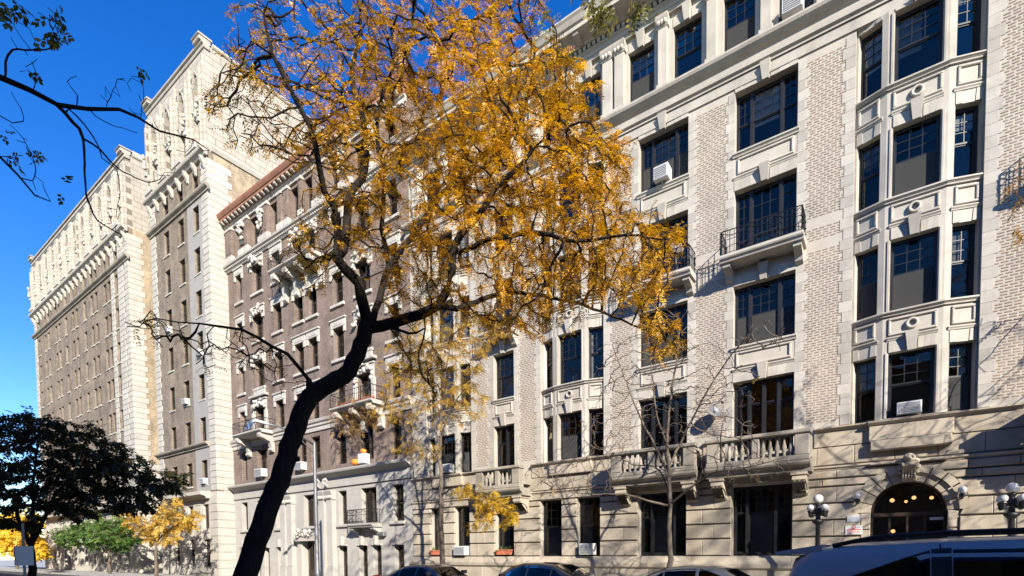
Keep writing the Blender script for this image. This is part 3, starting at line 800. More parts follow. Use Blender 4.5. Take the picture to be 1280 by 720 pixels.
MB().box(CEN - AR - .3, CEN + AR + .3, .46, 1.45, -.1, -.02).box(CEN - AR - .3, CEN - AR - .25, .46, 1.45, -.02, 4.0).box(CEN + AR + .25, CEN + AR + .3, .46, 1.45, -.02, 4.0).build('lobby', 'wood', A)
lobby = [(-.38, 3.12, .065), (-.02, 3.06, .045), (.18, 3.17, .06), (.62, 3.14, .055), (-.34, 2.12, .06)]
for i, (dx, z, r) in enumerate(lobby):
    lp = MB().ball((CEN + dx, 1.0, z), r, 10)
    lo = lp.build('lobby_lamp', 'bulb', None, (CEN + dx, 1.0, z), smooth=True)
    MB().tube([(CEN + dx, 1.0, z + r), (CEN + dx, 1.0, 4.28 if z > 2.5 else 2.5)] if z > 2.5 else [(CEN + dx, 1.0, z), (CEN + dx, 1.49, z)], .012, 4).build('stem', 'iron', lo)
    tag(lo, ['lit globe lamp hanging in the lobby behind the fanlight'] [0] if z > 2.5 else 'small lit lamp glowing low in the lobby behind the glazed door', 'lamp', 'lobby lamps behind the fanlight' if z > 2.5 else None)
# steps
for i in range(2): MB().box(CEN - 1.5 + .15 * i, CEN + 1.5 - .15 * i, -.75 + .35 * i, -.001 if i else -.001, -.1 + .15 * i + (.002 if i else 0), .05 + .15 * i).build('entrance_step', 'gf', A)

# ---- top floor: ledge, windows between pilasters, entablature, cornice
MB().sweep([(0, 17.98), (-.10, 17.98), (-.10, 18.06), (-.18, 18.10), (-.18, 18.28), (-.10, 18.30), (-.10, 18.44), (-.24, 18.52), (-.36, 18.62), (-.40, 18.70), (-.40, 18.76), (0, 18.82)], BX0 - .2, BX1).build('ledge', 'lime', A)
MB().box(BX0, BX1, -.05, -.001, 17.64, 17.96).build('frieze', 'lime', A)
for i, c in enumerate(TOPW):
    window(A, c - .515, c + .515, 18.86, 20.95, .17, DH33, None, rshade(), fine=-9 < c < 2, scr=WR.random() < .5)
    lintel(c, 1.03, 20.955, 21.30, None, 0, 2)
    g = MB()
    for k in range(12): g.tube([(c - .47 + k * .0855, .06, 18.86), (c - .47 + k * .0855, .06, 19.14)], .009, 4)
    for zq in (18.90, 19.14): g.tube([(c - .5, .06, zq), (c + .5, .06, zq)], .014, 4)
    for k in range(6): g.tube([(c - .43 + k * .171 + .06 * math.cos(t), .05, 19.02 + .08 * math.sin(t)) for t in [j * math.pi / 4 for j in range(9)]], .009, 4)
    g.build('window_guard', 'iron', A)
PIL = []
for a, b in zip(TOPW, TOPW[1:]):
    gap0, gap1 = a + .515, b - .515
    g = gap1 - gap0
    if g < 1.0: PIL.append(((gap0 + gap1) / 2, .36))
    else: PIL += [(gap0 + .34, .42), (gap1 - .34, .42)]
for c, w in PIL + [(-20.2, .5)]:
    o = MB().cbox(c - w / 2, c + w / 2, -.16, .0, 19.05, 21.05, .02).build('pilaster', 'lime', A)
    MB().cbox(c - w / 2 - .05, c + w / 2 + .05, -.21, .0, 18.82, 19.045, .02).build('pilaster_base', 'lime', o)
    q = MB(); q.sweep([(0, 21.055), (-.17, 21.055), (-.20, 21.12), (-.19, 21.2), (-.27, 21.36), (-.29, 21.44), (0, 21.44)], c - w / 2 - .05, c + w / 2 + .05)
    for k in range(3): q.ball((c - w / 3 + k * w / 3, -.22, 21.20), .075, 7, 1.2)
    q.build('pilaster_capital', 'lime', o)
MB().sweep([(0, 21.46), (-.14, 21.46), (-.14, 21.60), (-.18, 21.62), (-.18, 21.76), (-.26, 21.82), (-.26, 21.86), (0, 21.86)], BX0 - .1, BX1).build('architrave', 'lime', A)
dn = MB(); x = BX0
while x < BX1: dn.box(x, x + .12, -.30, 0, 21.865, 22.02); x += .21
dn.build('dentil_course', 'lime', A, kind='stuff')
MB().sweep([(0, 22.025), (-.34, 22.025), (-.40, 22.08), (-.95, 22.20), (-.95, 22.36), (-1.02, 22.40), (-1.10, 22.56), (-1.16, 22.64), (-1.16, 22.70), (.5, 22.82), (.5, 22.025)], BX0 - .4, BX1).build('cornice', 'lime', A)
x = BX0 + .2; i = 0
while x < 4:
    MB().sweep([(-.30, 22.03), (-.42, 22.035), (-.86, 22.10), (-.90, 22.17), (-.30, 22.085)], x, x + .24).build('modillion', 'lime', A); x += .78
MB().box(BX0, BX1, -.35, -.1, 22.83, 23.35).build('parapet', 'lime', A)

# ------------------------------------------------------------------ brown brick building
B = thing('brick_apartment_house', 'brown brick apartment house with white carved lintels and russet cornice', 'building', (-30.4, 0, -.1))
QX0, QX1, BC = -40.0, -20.83, -30.4
BCOL = [(-38.45, .78), (-36.0, 1.25), (-33.55, .98), (-31.1, .95), (-29.6, .95), (-27.0, 1.0), (-24.65, 1.25), (-22.15, .9)]
BROW = [(22.95, 25.0), (19.85, 21.75), (16.55, 18.35), (13.3, 15.15), (10.06, 11.95), (6.98, 9.0)]
bh = []
for ri, (z0, z1) in enumerate(BROW):
    for ci, (c, w) in enumerate(BCOL):
        h0 = z0 - (.0 if not (ri == 4 and ci in (1, 6)) else 0)
        bh.append((c - w / 2, c + w / 2, h0, z1, ri, ci))
G2 = [(-38.55, .85), (-36.2, 1.3), (-33.95, .8), (-30.4, 1.25), (-26.95, .8), (-24.5, 1.36), (-22.02, .9)]
G1 = [(-38.8, .75), (-36.9, .7), (-35.7, .7), (-33.9, .75), (-27.0, .8), (-25.1, .76), (-23.85, .72), (-22.0, .78)]
for c, w in G2: bh.append((c - w / 2, c + w / 2, 3.32, 5.36, 8, 0))
for c, w in G1: bh.append((c - w / 2, c + w / 2, -.05, 1.98, 9, 0))
bh.append((-31.1, -29.7, -.1, 2.35, 10, 0))
hb = [h[:4] for h in bh]
wall_cells(MB(), QX0, QX1, 6.2, 26.0, hb, 0, .5).build('wall', 'bbrick', B)
wall_cells(MB(), QX0, QX1, -.1, 6.2, hb, -.03, .5).build('base_wall', 'bbase', B)
MB().box(QX0, QX0 + .4, .502, 14, -.1, 26).box(QX1 - .4, QX1, .502, 14, -.1, 26).box(QX0, QX1, 14.002, 14.4, -.1, 26).build('party_wall', 'bbrick', B)
MB().box(QX0 + .01, QX1 - .01, .51, 14.3, 25.4, 25.95).build('roof', 'roof', B)
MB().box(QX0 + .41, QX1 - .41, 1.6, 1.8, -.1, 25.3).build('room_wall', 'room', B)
SASH = [(0, 1, [(0, .5, 1, 1), (.5, 1, 1, 1)])]
SASH2 = [(0, .5, [(0, .62, 1, 1), (.62, 1, 1, 1)]), (.5, 1, [(0, .62, 1, 1), (.62, 1, 1, 1)])]
for (x0, x1, z0, z1, ri, ci) in bh:
    if ri == 10: continue
    big = (x1 - x0) > 1.2
    window(B, x0, x1, z0, z1, .30, SASH2 if big else SASH, None, [(0, 1, random.uniform(.3, .8), 1, 'shadel')] if random.random() < .55 else [(0, .4, 0, 1, 'curtain')], 'framed', .05, False, 'glassfar', mull=.035)
def bl(x0, x1, y0, y1, z0, z1, name, mat='btrim', e=.02, par=B): return MB().cbox(x0, x1, y0, y1, z0, z1, e).build(name, mat, par)
def blob(m, x, y, z, w, h, n=7, seed=0, d=.10):
    """carved foliage: heap of small rounded lobes"""
    rr = random.Random(seed)
    for i in range(n):
        m.ball((x + rr.uniform(-w, w) / 2, y - rr.uniform(0, d), z + rr.uniform(-h, h) / 2), rr.uniform(.07, .14), 6, rr.uniform(.8, 1.4))
    return m
for (x0, x1, z0, z1, ri, ci) in bh:
    c = (x0 + x1) / 2; w = x1 - x0
    if ri in (1, 2, 3, 4):
        bl(x0 - .16, x1 + .16, -.12, 0, z0 - .20, z0 - .02, 'window_sill')
        L = bl(x0 - .22, x1 + .22, -.07, 0, z1 + .0, z1 + .42, 'lintel')
        bl(x0 - .27, x1 + .27, -.14, 0, z1 + .425, z1 + .53, 'lintel_cap', par=L)
        for s in (-1, 1):
            a = sorted((c + s * w / 2, c + s * (w / 2 + .22)))
            bl(a[0], a[1], -.072, 0, z1 - .36, z1 - .004, 'lintel_ear', par=L)
        bl(x0 + .02, x1 - .02, -.09, -.071, z1 + .10, z1 + .32, 'lintel_panel', par=L)
        if ci in (1, 6) or (ri in (1,) and ci in (3, 4)):
            m = MB(); blob(m, c, -.10, z1 + .25, w * .9, .5, 10, ri * 10 + ci, .14)
            for s in (-1, 1): blob(m, c + s * (w / 2 + .1), -.08, z1 - .15, .16, .6, 5, ri + ci + s, .12)
            m.build('carved_ornament', 'btrim', B, smooth=True)
            if ci in (1, 6) and ri == 3:
                bl(x0 - .1, x1 + .1, -.10, 0, z0 - .75, z0 - .21, 'carved_apron')
            if ri == 4:
                for s in (-1, 1): bl(*sorted((c + s * (w / 2 + .05), c + s * (w / 2 + .32))), -.16, 0, z0, z1 - .37, 'window_pilaster')
                bl(x0 - .45, x1 + .45, -.30, 0, z1 + .62, z1 + .78, 'window_hood')
    if ri == 0:
        bl(x0 - .1, x1 + .1, -.10, 0, z0 - .12, z0 - .01, 'window_sill')
# top storey piers and carved figures
edges = [QX0] + [v for c, w in BCOL for v in (c - w / 2, c + w / 2)] + [QX1]
for i, (a, b) in enumerate(zip(edges[::2], edges[1::2])):
    g = b - a
    n = 2 if g > 1.35 else 1
    for k in range(n):
        x0 = a + .10 + k * (g / n); x1 = a + (k + 1) * g / n - .10
        P_ = bl(x0, x1, -.20, 0, 23.25, 25.05, 'attic_pier', 'bbrick')
        bl(x0 - .05, x1 + .05, -.26, 0, 22.82, 23.245, 'pier_base', par=P_)
        bl(x0 - .05, x1 + .05, -.26, 0, 25.055, 25.25, 'pier_cap', par=P_)
        bl(x0 + .1, x1 - .1, -.225, -.201, 23.45, 24.8, 'pier_panel', 'bbrick', .01, par=P_)
    if i in (1, 2, 6, 7):
        m = MB(); blob(m, (a + b) / 2 - .05, -.25, 24.3, .5, 1.5, 22, i, .22); m.build('carved_figure', 'btrim', B, smooth=True)
MB().sweep([(0, 25.26), (-.12, 25.26), (-.12, 25.46), (-.20, 25.5), (-.20, 25.56), (0, 25.56)], QX0 + .02, QX1).build('attic_architrave', 'btrim', B)
MB().sweep([(0, 25.562), (-.20, 25.562), (-.22, 25.72), (-.52, 25.78), (-.52, 25.92), (-.58, 25.96), (-.66, 26.10), (-.70, 26.20), (-.70, 26.26), (.6, 26.36), (.6, 25.562)], QX0 + .02, QX1).build('cornice', 'copper', B)
x = QX0 + .2
while x < QX1 - .2:
    MB().sweep([(-.225, 25.60), (-.36, 25.58), (-.50, 25.66), (-.51, 25.772), (-.225, 25.715)], x, x + .17).build('modillion', 'btrim', B); x += .50
MB().sweep([(0, 22.30), (-.10, 22.30), (-.14, 22.42), (-.14, 22.50), (-.34, 22.60), (-.36, 22.72), (0, 22.80)], QX0, QX1).build('ledge', 'btrim', B)
dn = MB(); x = QX0
while x < QX1 - .1: dn.box(x, x + .10, -.25, -.1, 22.44, 22.575); x += .2
dn.build('dentil_course', 'btrim', B, kind='stuff')
# roof dormer rail seen over the cornice
rl = MB()
for i in range(9): rl.box(QX0 + .6 + i * 2.2, QX0 + .85 + i * 2.2, 1.2, 1.45, 25.96, 27.3)
rl.build('chimney_pot', 'bbrick', B, kind='stuff')
# band between second and third floors, ledge over the base
MB().sweep([(0, 9.30), (-.08, 9.30), (-.08, 9.55), (-.16, 9.60), (-.16, 9.75), (-.24, 9.80), (-.28, 9.92), (-.28, 9.98), (0, 10.02)], QX0, QX1).build('band_course', 'btrim', B)
MB().sweep([(-.03, 5.62), (-.12, 5.62), (-.12, 5.78), (-.08, 5.80), (-.08, 6.20), (-.30, 6.34), (-.52, 6.44), (-.55, 6.52), (-.55, 6.60), (0, 6.68)], QX0, QX1).build('base_cornice', 'bbase', B)
# balconies on scrolled brackets
def scroll_balcony(c, w, z, p, nb=2, bh_=1.1):
    o = iron_balcony(B, c, w, z, p, .78, 'btrim', 22, 'iron_railing', False)
    for ch in list(o.children):
        if ch.name.startswith('balcony_bracket'): bpy.data.objects.remove(ch)
    for i in range(nb):
        x = c - w / 2 + .35 + (w - .7) * i / (nb - 1)
        m = MB().sweep([(0, z - .222 - bh_), (-.18, z - .20 - bh_), (-.26, z - .1 - bh_), (-.20, z + .02 - bh_), (-.32, z - .75), (-p * .62, z - .60), (-p * .88, z - .52), (-p * .94, z - .36), (-p * .9, z - .222), (0, z - .222)], x - .17, x + .17)
        q = m.build('balcony_bracket', 'btrim', o)
        m = MB(); m.tube([(x - .2, -p * .72, z - .42), (x + .2, -p * .72, z - .42)], .15, 10); m.tube([(x - .2, -.17, z - bh_ - .05), (x + .2, -.17, z - bh_ - .05)], .12, 10)
        m.build('bracket_scroll', 'btrim', q)
    return o
scroll_balcony(-30.35, 4.6, 19.75, 1.15, 4, 1.5)
scroll_balcony(-36.0, 3.7, 9.98, 1.15, 2, 1.2)
scroll_balcony(-24.65, 3.7, 9.98, 1.15, 3, 1.2)
ib = iron_balcony(B, -24.5, 2.2, 3.25, .8, .8, 'bbase', 16)
# base storey trim
for c, w in G2:
    if abs(c + 24.5) > .1: bl(c - w / 2 - .14, c + w / 2 + .14, -.17, -.03, 3.14, 3.31, 'window_sill', 'bbase')
for c, w in G1:
    k = bl(c - .10, c + .10, -.24, -.03, 2.02, 2.55, 'keystone', 'bbase'); bl(c - w / 2 - .06, c + w / 2 + .06, -.14, -.031, 1.985, 2.08, 'drip_mould', 'bbase')
for x in (-33.15, -32.35, -28.75, -27.95):
    P_ = bl(x - .30, x + .30, -.30, -.03, .7, 4.85, 'pilaster', 'bbase')
    bl(x - .36, x + .36, -.36, -.03, -.1, .695, 'pilaster_base', 'bbase', par=P_)
    m = MB(); m.sweep([(-.03, 4.855), (-.32, 4.855), (-.36, 5.0), (-.34, 5.12), (-.44, 5.36), (-.44, 5.44), (-.03, 5.44)], x - .36, x + .36)
    for k in range(4): m.ball((x - .24 + k * .16, -.36, 5.02), .085, 7, 1.3)
    m.build('pilaster_capital', 'bbase', P_)
    m = MB(); m.tube([(x, -.36, 5.66), (x, -.62, 5.80), (x, -.66, 6.0), (x, -.50, 6.1), (x, -.42, 5.98)], .09, 7); m.build('scroll_console', 'bbase', P_)
m = MB(); m.box(-31.55, -31.12, -.22, -.03, -.1, 2.35); m.box(-29.68, -29.25, -.22, -.03, -.1, 2.35); m.box(-31.7, -29.1, -.45, -.03, 2.352, 2.62)
m.build('door_surround', 'btrim', B)
m = MB(); blob(m, -30.4, -.45, 2.85, 1.4, .4, 16, 3, .15); m.build('door_cartouche', 'btrim', B, smooth=True)
m = MB(); m.box(-31.09, -29.71, .25, .33, -.1, 2.34); o = m.build('street_door', 'wood', B)
for s in (-1, 1): MB().box(-30.4 + s * .35 - .24, -30.4 + s * .35 + .24, .235, .248, .5, 2.1).build('pane', 'glassfar', o)

# ------------------------------------------------------------------ tall building with two wings
Cb = thing('apartment_tower', 'tall pale stone and brick apartment block with two wings and arcaded crown', 'building', (-62, -1.2, -.1))
CY = -1.2; ND = (-50.0, -40.06); FD = (-84.4, -55.0); CT = 36.4
CROW = [(28.3, 29.85), (25.45, 27.30), (22.45, 24.30), (19.35, 21.20), (16.35, 18.20), (13.20, 15.05), (10.0, 11.85), (6.85, 8.67), (3.5, 5.35), (.6, 2.7)]
NCOL = [(-47.1, .95), (-44.5, .95), (-41.95, .95)]
FCOL = [-57.9, -59.8, -60.85, -63.3, -64.5, -66.6, -69.1, -70.3, -72.6, -75.0, -76.1, -78.9, -80.2, -82.6]
def wing(x0, x1, cols, wmat, depth, quo):
    hs = [(c - w / 2, c + w / 2, a, b) for c, w in cols for a, b in CROW]
    wall_cells(MB(), x0, x1, 6.2, 30.6, hs, CY, CY + .45).build('wall', wmat, Cb)
    wall_cells(MB(), x0, x1, -.1, 6.2, hs, CY - .03, CY + .45).build('base_wall', 'white', Cb)
    for (a, b, z0, z1) in hs:
        window(Cb, a, b, z0, z1, CY + .17, SASH, None, [(0, 1, random.uniform(.4, .8), 1, 'shade')] if random.random() < .35 else None, 'framed', .05, False, 'glassfar')
        if z0 > 6: MB().cbox(a - .06, b + .06, CY - .07, CY, z0 - .13, z0 - .004, .015).build('window_sill', 'white', Cb)
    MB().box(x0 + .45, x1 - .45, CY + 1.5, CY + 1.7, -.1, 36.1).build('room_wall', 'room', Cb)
    MB().box(x0 + .02, x1 - .02, CY + .02, depth, 36.2, 36.5).build('roof', 'roof', Cb)
    return hs
wing(*ND, NCOL, 'cbrick', 13, None)
wing(*FD, [(c, .76) for c in FCOL], 'cbrick', 13, None)
# flank walls: the east flank of each wing is seen
def flank(x, y1, wins, CT):
    # slab in the yz plane with openings
    zs = sorted({9.9, 30.6, *[v for w in wins for v in w[2:4]]})
    for (za, zb, mat, nm) in ((-.1, 9.9, 'white', 'base_flank'), (9.9, 30.6, 'cside', 'flank_wall'), (30.6, CT, 'crownside', 'crown_flank')):
        m = MB(); zz_ = sorted({za, zb, *[v for w in wins for v in w[2:4] if za < v < zb]})
        for a, b in zip(zz_, zz_[1:]):
            mid = (a + b) / 2; y = CY + .452
            for w in sorted(w for w in wins if w[2] < mid < w[3]): m.box(x - .42, x, y, w[0], a, b); y = w[1]
            m.box(x - .42, x, y, y1, a, b)
        m.build(nm, mat, Cb)
    for (a, b, c, d) in wins:
        MB().box(x - .34, x - .28, a, b, c, d).build('window', 'framew', Cb)
        MB().box(x - .27, x - .26, a + .06, b - .06, c + .06, d - .06).build('pane', 'glassfar', Cb) if False else None
flank(ND[1], 13, [(5.2, 6.2, 33.2, 35.2), (5.2, 6.2, 29.0, 30.4), (9.0, 10.0, 33.2, 35.2), (9.0, 10.0, 29.0, 30.4)], 38.0)
flank(FD[1], 10, [], 36.9)
MB().box(FD[1] + .01, ND[0] - .01, 10, 10.4, -.1, 36).build('court_wall', 'cside', Cb)
MB().box(ND[0], ND[0] + .42, CY + .452, 13, -.1, CT).box(FD[0], FD[0] + .42, CY + .452, 13, -.1, CT).box(FD[0], ND[1], 13.002, 13.4, -.1, CT).build('rear_wall', 'cside', Cb)
wall_cells(MB(), -43.35, -41.0, 6.32, 27.70, [(-41.95 - .475, -41.95 + .475, a, b) for a, b in CROW], CY - .025, CY - .001).build('stucco_panel', 'stucco', Cb)
for z0, z1 in CROW[1:7]:
    pass
# quoins
qh = .475
def lquoin(x, d, z, i, flank_w):
    """corner stone; d=+1 turns onto an east flank"""
    w = 1.0 if i % 2 else .86
    m = MB()
    if d > 0:
        fw_ = flank_w * (1.0 if i % 2 else .84)
        m.cbox(x - w, x + .035, CY - .045, CY, z + .012, z + qh - .012, .015)
        m.box(x - .01, x + .035, CY + .001, CY + fw_, z + .012, z + qh - .012)
    else: m.cbox(x, x + w, CY - .045, CY, z + .012, z + qh - .012, .015)
    m.build('quoin', 'white', Cb)
i = 0; z = 6.3
while z < 30.0:
    lquoin(ND[1], 1, z, i, 1.7); lquoin(ND[0], -1, z, i, 0)
    lquoin(FD[1], 1, z, i, 1.2); lquoin(FD[0], -1, z, i, 0)
    # rusticated end pavilion of the far wing round its single windows
    for a, b in ((-59.2, -58.35), (-57.45, -56.05)):
        MB().cbox(a, b - (.0 if i % 2 else .1), CY - .04, CY, z + .012, z + qh - .012, .015).build('quoin', 'white', Cb)
    z += qh; i += 1
rest = MB(); z = -.1; i = 0
while z < 5.4:
    for (x0, x1) in ((ND[0], -48.0), (-46.4, -45.2), (-43.8, -42.65), (-41.25, ND[1] + .03), (-58.9, -58.4), (-57.4, FD[1] + .03), (-62.6, -61.4), (-66, -65), (-68.5, -67.2)):
        rest.cbox(x0, x1, CY - .075, CY - .031, z + .015, z + .60 - .015, .015)
    rest.box(ND[1], ND[1] + .05, CY + .0, 0, z + .015, z + .585)
    z += .60; i += 1
rest.build('rusticated_stone', 'white', Cb, kind='stuff')
# ledges
for (x0, x1) in (ND, FD):
    e0, e1 = x0 - .25, x1 + .25
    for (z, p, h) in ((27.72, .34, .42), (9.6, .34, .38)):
        MB().sweep([(CY, z), (CY - p * .35, z), (CY - p * .4, z + h * .3), (CY - p * .85, z + h * .5), (CY - p, z + h * .7), (CY - p, z + h * .9), (CY, z + h)], e0 + .1, (e1 if z > 20 else e1 - 1.2)).build('ledge', 'gfd', Cb)  # both thin ledges take a darker stone than the trim around them
    MB().sweep([(CY, 5.75), (CY - .3, 5.75), (CY - .4, 5.9), (CY - .75, 6.0), (CY - .75, 6.25), (CY, 6.3)], x0 + 2, x1 - 1.1).build('ledge', 'white', Cb)
    # crown cornice: bracketed balcony below the arcade
    ct = 38.0 if x1 > -50 else 36.9
    def zc(z): return 30.6 + (z - 30.6) * (ct - 30.6) / 8.0
    MB().sweep([(CY, 30.15), (CY - .2, 30.15), (CY - .25, 30.3), (CY - .46, 30.40), (CY - .50, 30.50), (CY - .50, 30.58), (CY, 30.64)], e0 + .1, e1 - .1).build('crown_cornice', 'white', Cb)
    nb_ = int((x1 - x0) / 1.3)
    for k in range(nb_ + 1):
        x = x0 + .3 + (x1 - x0 - .6) * k / nb_
        MB().sweep([(CY, 29.35), (CY - .10, 29.4), (CY - .16, 29.6), (CY - .32, 29.85), (CY - .40, 30.145), (CY, 30.145)], x - .10, x + .10).build('cornice_bracket', 'white', Cb)
    bays = round((x1 - x0) / 2.5); bw = (x1 - x0) / bays
    wall_cells(MB(), x0, x1, 30.6, ct - .35, [(x0 + bw * (k + .5) - .48, x0 + bw * (k + .5) + .48, zc(a), zc(b)) for k in range(bays) for a, b in ((31.6, 33.6), (34.1, 36.6))], CY + .05, CY + .45).build('crown_wall', 'crownst', Cb)
    for k in range(bays):
        c = x0 + bw * (k + .5)
        for a, b in ((31.6, 33.6), (34.1, 36.6)):
            window(Cb, c - .48, c + .48, zc(a), zc(b), CY + .34, SASH, None, None, 'framed', .05, False, 'glassfar')
        # pointed arch head closing the upper opening
        for s_ in (-1, 1):
            MB().prism([(c + s_ * .02, zc(36.62)), (c + s_ * .50, zc(36.62)), (c + s_ * .50, zc(35.6)), (c + s_ * .40, zc(35.95)), (c + s_ * .22, zc(36.32))][::s_ * -1], CY - .02, CY + .3).build('arch_head', 'crownst', Cb)
        m = MB()
        for s_ in (-1, 1):
            m.tube([(c + s_ * .62, CY - .02, zc(34.2)), (c + s_ * .62, CY - .03, zc(35.7)), (c + s_ * .46, CY - .04, zc(36.3)), (c + s_ * .2, CY - .05, zc(36.75)), (c, CY - .06, zc(37.0))], .07, 6)
        m.build('arch_hood', 'crownst', Cb)
        m = MB(); m.cbox(c - .52, c + .52, CY - .02, CY + .06, zc(33.62), zc(34.08), .03); blob(m, c, CY - .02, zc(33.85), .6, .3, 5, k, .06); m.build('carved_spandrel', 'white', Cb)
        MB().cbox(c - .75, c + .75, CY - .56, CY - .46, 30.69, 31.05, .03).build('crown_parapet', 'white', Cb)
    for k in range(bays + 1):
        x = x0 + bw * k; x = min(max(x, x0 + .35), x1 - .35)
        o = MB().cbox(x - .38, x + .38, CY - .14, CY + .05, 30.7, zc(37.7), .04).build('crown_pier', 'crownst', Cb)
        MB().cbox(x - .15, x + .15, CY - .30, CY - .141, 30.7, zc(36.9), .04).build('pier_shaft', 'crownst', o)
        m = MB(); MB().cbox(x - .18, x + .18, CY - .42, CY - .31, zc(32.6), zc(32.9), .04).build('figure_corbel', 'white', o); blob(m, x, CY - .34, zc(33.6), .22, 1.3, 9, k, .14); m.build('carved_figure', 'white', o, kind='stuff')
    MB().sweep([(CY + .4, ct - .36), (CY - .02, ct - .36), (CY - .03, ct - .12), (CY - .14, ct - .06), (CY - .16, ct + .06), (CY + .4, ct + .1)], e0 + .15, e1 - .15).build('parapet', 'crownst', Cb)
    for x in (x0 + .5, x1 - .45):
        m = MB(); m.cbox(x - .5, x + .5, CY - .30, CY + .5, ct + .06, ct + .34, .06); m.cbox(x - .56, x + .56, CY - .38, CY + .6, ct + .342, ct + .46, .04); m.build('corner_block', 'crownst', Cb)
MB().sweepy([(ND[1] - .4, 38.0), (ND[1] + .06, 38.0), (ND[1] + .14, 38.1), (ND[1] + .14, 38.25), (ND[1] - .4, 38.3)], CY + .62, 13.2).build('flank_parapet', 'white', Cb)
MB().sweepy([(FD[1] - .4, 36.9), (FD[1] + .06, 36.9), (FD[1] + .14, 37.0), (FD[1] + .14, 37.4), (FD[1] - .4, 37.45)], CY + .62, 10.2).build('flank_parapet', 'white', Cb)
MB().sweepy([(ND[1] - .05, 30.65), (ND[1] + .1, 30.65), (ND[1] + .2, 30.9), (ND[1] + .2, 31.05), (ND[1] - .05, 31.1)], CY + .3, 13.2).build('flank_moulding', 'white', Cb)

# ------------------------------------------------------------------ trees
class Tree:
    """limbs laid out by hand, twigs grown towards a cloud of points by space colonisation"""
    def __init__(s, seed): s.p = []; s.par = []; s.r = []; s.g = np.random.default_rng(seed)
    def limb(s, pts, r0, r1, parent=None, sub=0.18, wob=0.012):
        pts = [np.asarray(p, float) for p in pts]
        if parent is None and s.p:
            P = np.array(s.p); parent = int(np.argmin(((P - pts[0]) ** 2).sum(1)))
        # Catmull-Rom so that the bends are soft
        q = [2 * pts[0] - pts[1]] + pts + [2 * pts[-1] - pts[-2]]
        out = []
        for i in range(1, len(q) - 2):
            L = np.linalg.norm(q[i + 1] - q[i]); n = max(1, int(L / sub))
            for j in range(n):
                t = j / n; a, b, c, d = q[i - 1:i + 3]
                out.append(.5 * ((2 * b) + (-a + c) * t + (2 * a - 5 * b + 4 * c - d) * t * t + (-a + 3 * b - 3 * c + d) * t ** 3))
        out.append(pts[-1]); m = len(out); last = -1 if parent is None else parent
        for k, o in enumerate(out):
            f = k / max(1, m - 1)
            if k and k < m - 1: o = o + s.g.normal(0, wob, 3)
            s.p.append(o); s.par.append(last); s.r.append(r0 + (r1 - r0) * f); last = len(s.p) - 1
        return last
    def grow(s, attr, step, infl, kill, iters=60, wob=.25, maxn=9000):
        A_ = np.asarray(attr, float); P = np.array(s.p)
        near = np.full(len(A_), -1); nd = np.full(len(A_), 1e9)
        for i0 in range(0, len(P), 400):
            d = np.linalg.norm(A_[:, None] - P[None, i0:i0 + 400], axis=2); j = d.argmin(1); dm = d[np.arange(len(A_)), j]
            b = dm < nd; nd[b] = dm[b]; near[b] = j[b] + i0
        alive = np.ones(len(A_), bool); used = {}
        for it in range(iters):
            ok = alive & (nd < infl)
            if not ok.any():
                infl *= 1.3
                if infl > 30: break
                continue
            ids = np.where(ok)[0]; own = near[ids]
            uniq, inv = np.unique(own, return_inverse=True)
            dirs = A_[ids] - np.array(s.p)[own]; dirs /= np.linalg.norm(dirs, axis=1)[:, None] + 1e-9
            sm = np.zeros((len(uniq), 3)); np.add.at(sm, inv, dirs)
            new = []
            for u, v in zip(uniq, sm):
                if used.get(u, 0) >= 3: continue
                used[u] = used.get(u, 0) + 1
                n = np.linalg.norm(v)
                if n < .2: v = s.g.normal(0, 1, 3); n = np.linalg.norm(v)
                v = v / n + s.g.normal(0, wob, 3); v /= np.linalg.norm(v)
                s.p.append(s.p[u] + v * step); s.par.append(int(u)); s.r.append(0.0); new.append(len(s.p) - 1)
            if not new or len(s.p) > maxn: break
            Q = np.array([s.p[k] for k in new])
            for i0 in range(0, len(Q), 300):
                d = np.linalg.norm(A_[:, None] - Q[None, i0:i0 + 300], axis=2); j = d.argmin(1); dm = d[np.arange(len(A_)), j]
                b = dm < nd; nd[b] = dm[b]; near[b] = np.array(new)[i0 + j[b]]
            alive &= nd > kill
            stuck = [u for u in uniq if used.get(u, 0) >= 3]
            if stuck: alive &= ~np.isin(near, stuck)
    def finish(s, tip=.005, ex=2.3):
        n = len(s.p); acc = np.zeros(n); R0 = np.array(s.r)
        kids = [[] for _ in range(n)]
        for i, p in enumerate(s.par):
            if p >= 0: kids[p].append(i)
        rad = np.zeros(n)
        for i in range(n - 1, -1, -1):      # a child always comes after its parent
            rr = sum(rad[k] ** ex for k in kids[i]) ** (1 / ex) if kids[i] else tip
            rad[i] = max(tip, R0[i]) if R0[i] > 0 else min(.05, max(tip, rr))
        s.rad = rad; s.kids = kids
        return s
    def wood(s, name, mat, parent, org, rmin=0, rmax=99):
        mb = MB(); n = len(s.p)
        def path(i):
            ch = [i]
            while True:
                k = s.kids[ch[-1]]
                if not k: return ch
                ch.append(max(k, key=lambda q: s.rad[q]))
        starts = [i for i in range(n) if s.par[i] < 0]
        for i in range(n):
            k = s.kids[i]
            if len(k) > 1:
                m = max(k, key=lambda q: s.rad[q]); starts += [q for q in k if q != m]
        for st in starts:
            ch = path(st); pts = [s.p[c] for c in ch]; rr = [s.rad[c] for c in ch]
            if s.par[st] >= 0: pts = [s.p[s.par[st]]] + pts; rr = [min(s.rad[s.par[st]], rr[0] * 1.15)] + rr
            if not (rmin <= rr[-1 if False else 0] < rmax): continue
            if len(pts) < 2: continue
            k = 12 if rr[0] > .12 else 7 if rr[0] > .035 else 4 if rr[0] > .012 else 3
            mb.tube(pts, rr, k)
        return mb.build(name, mat, parent, org, smooth=True)

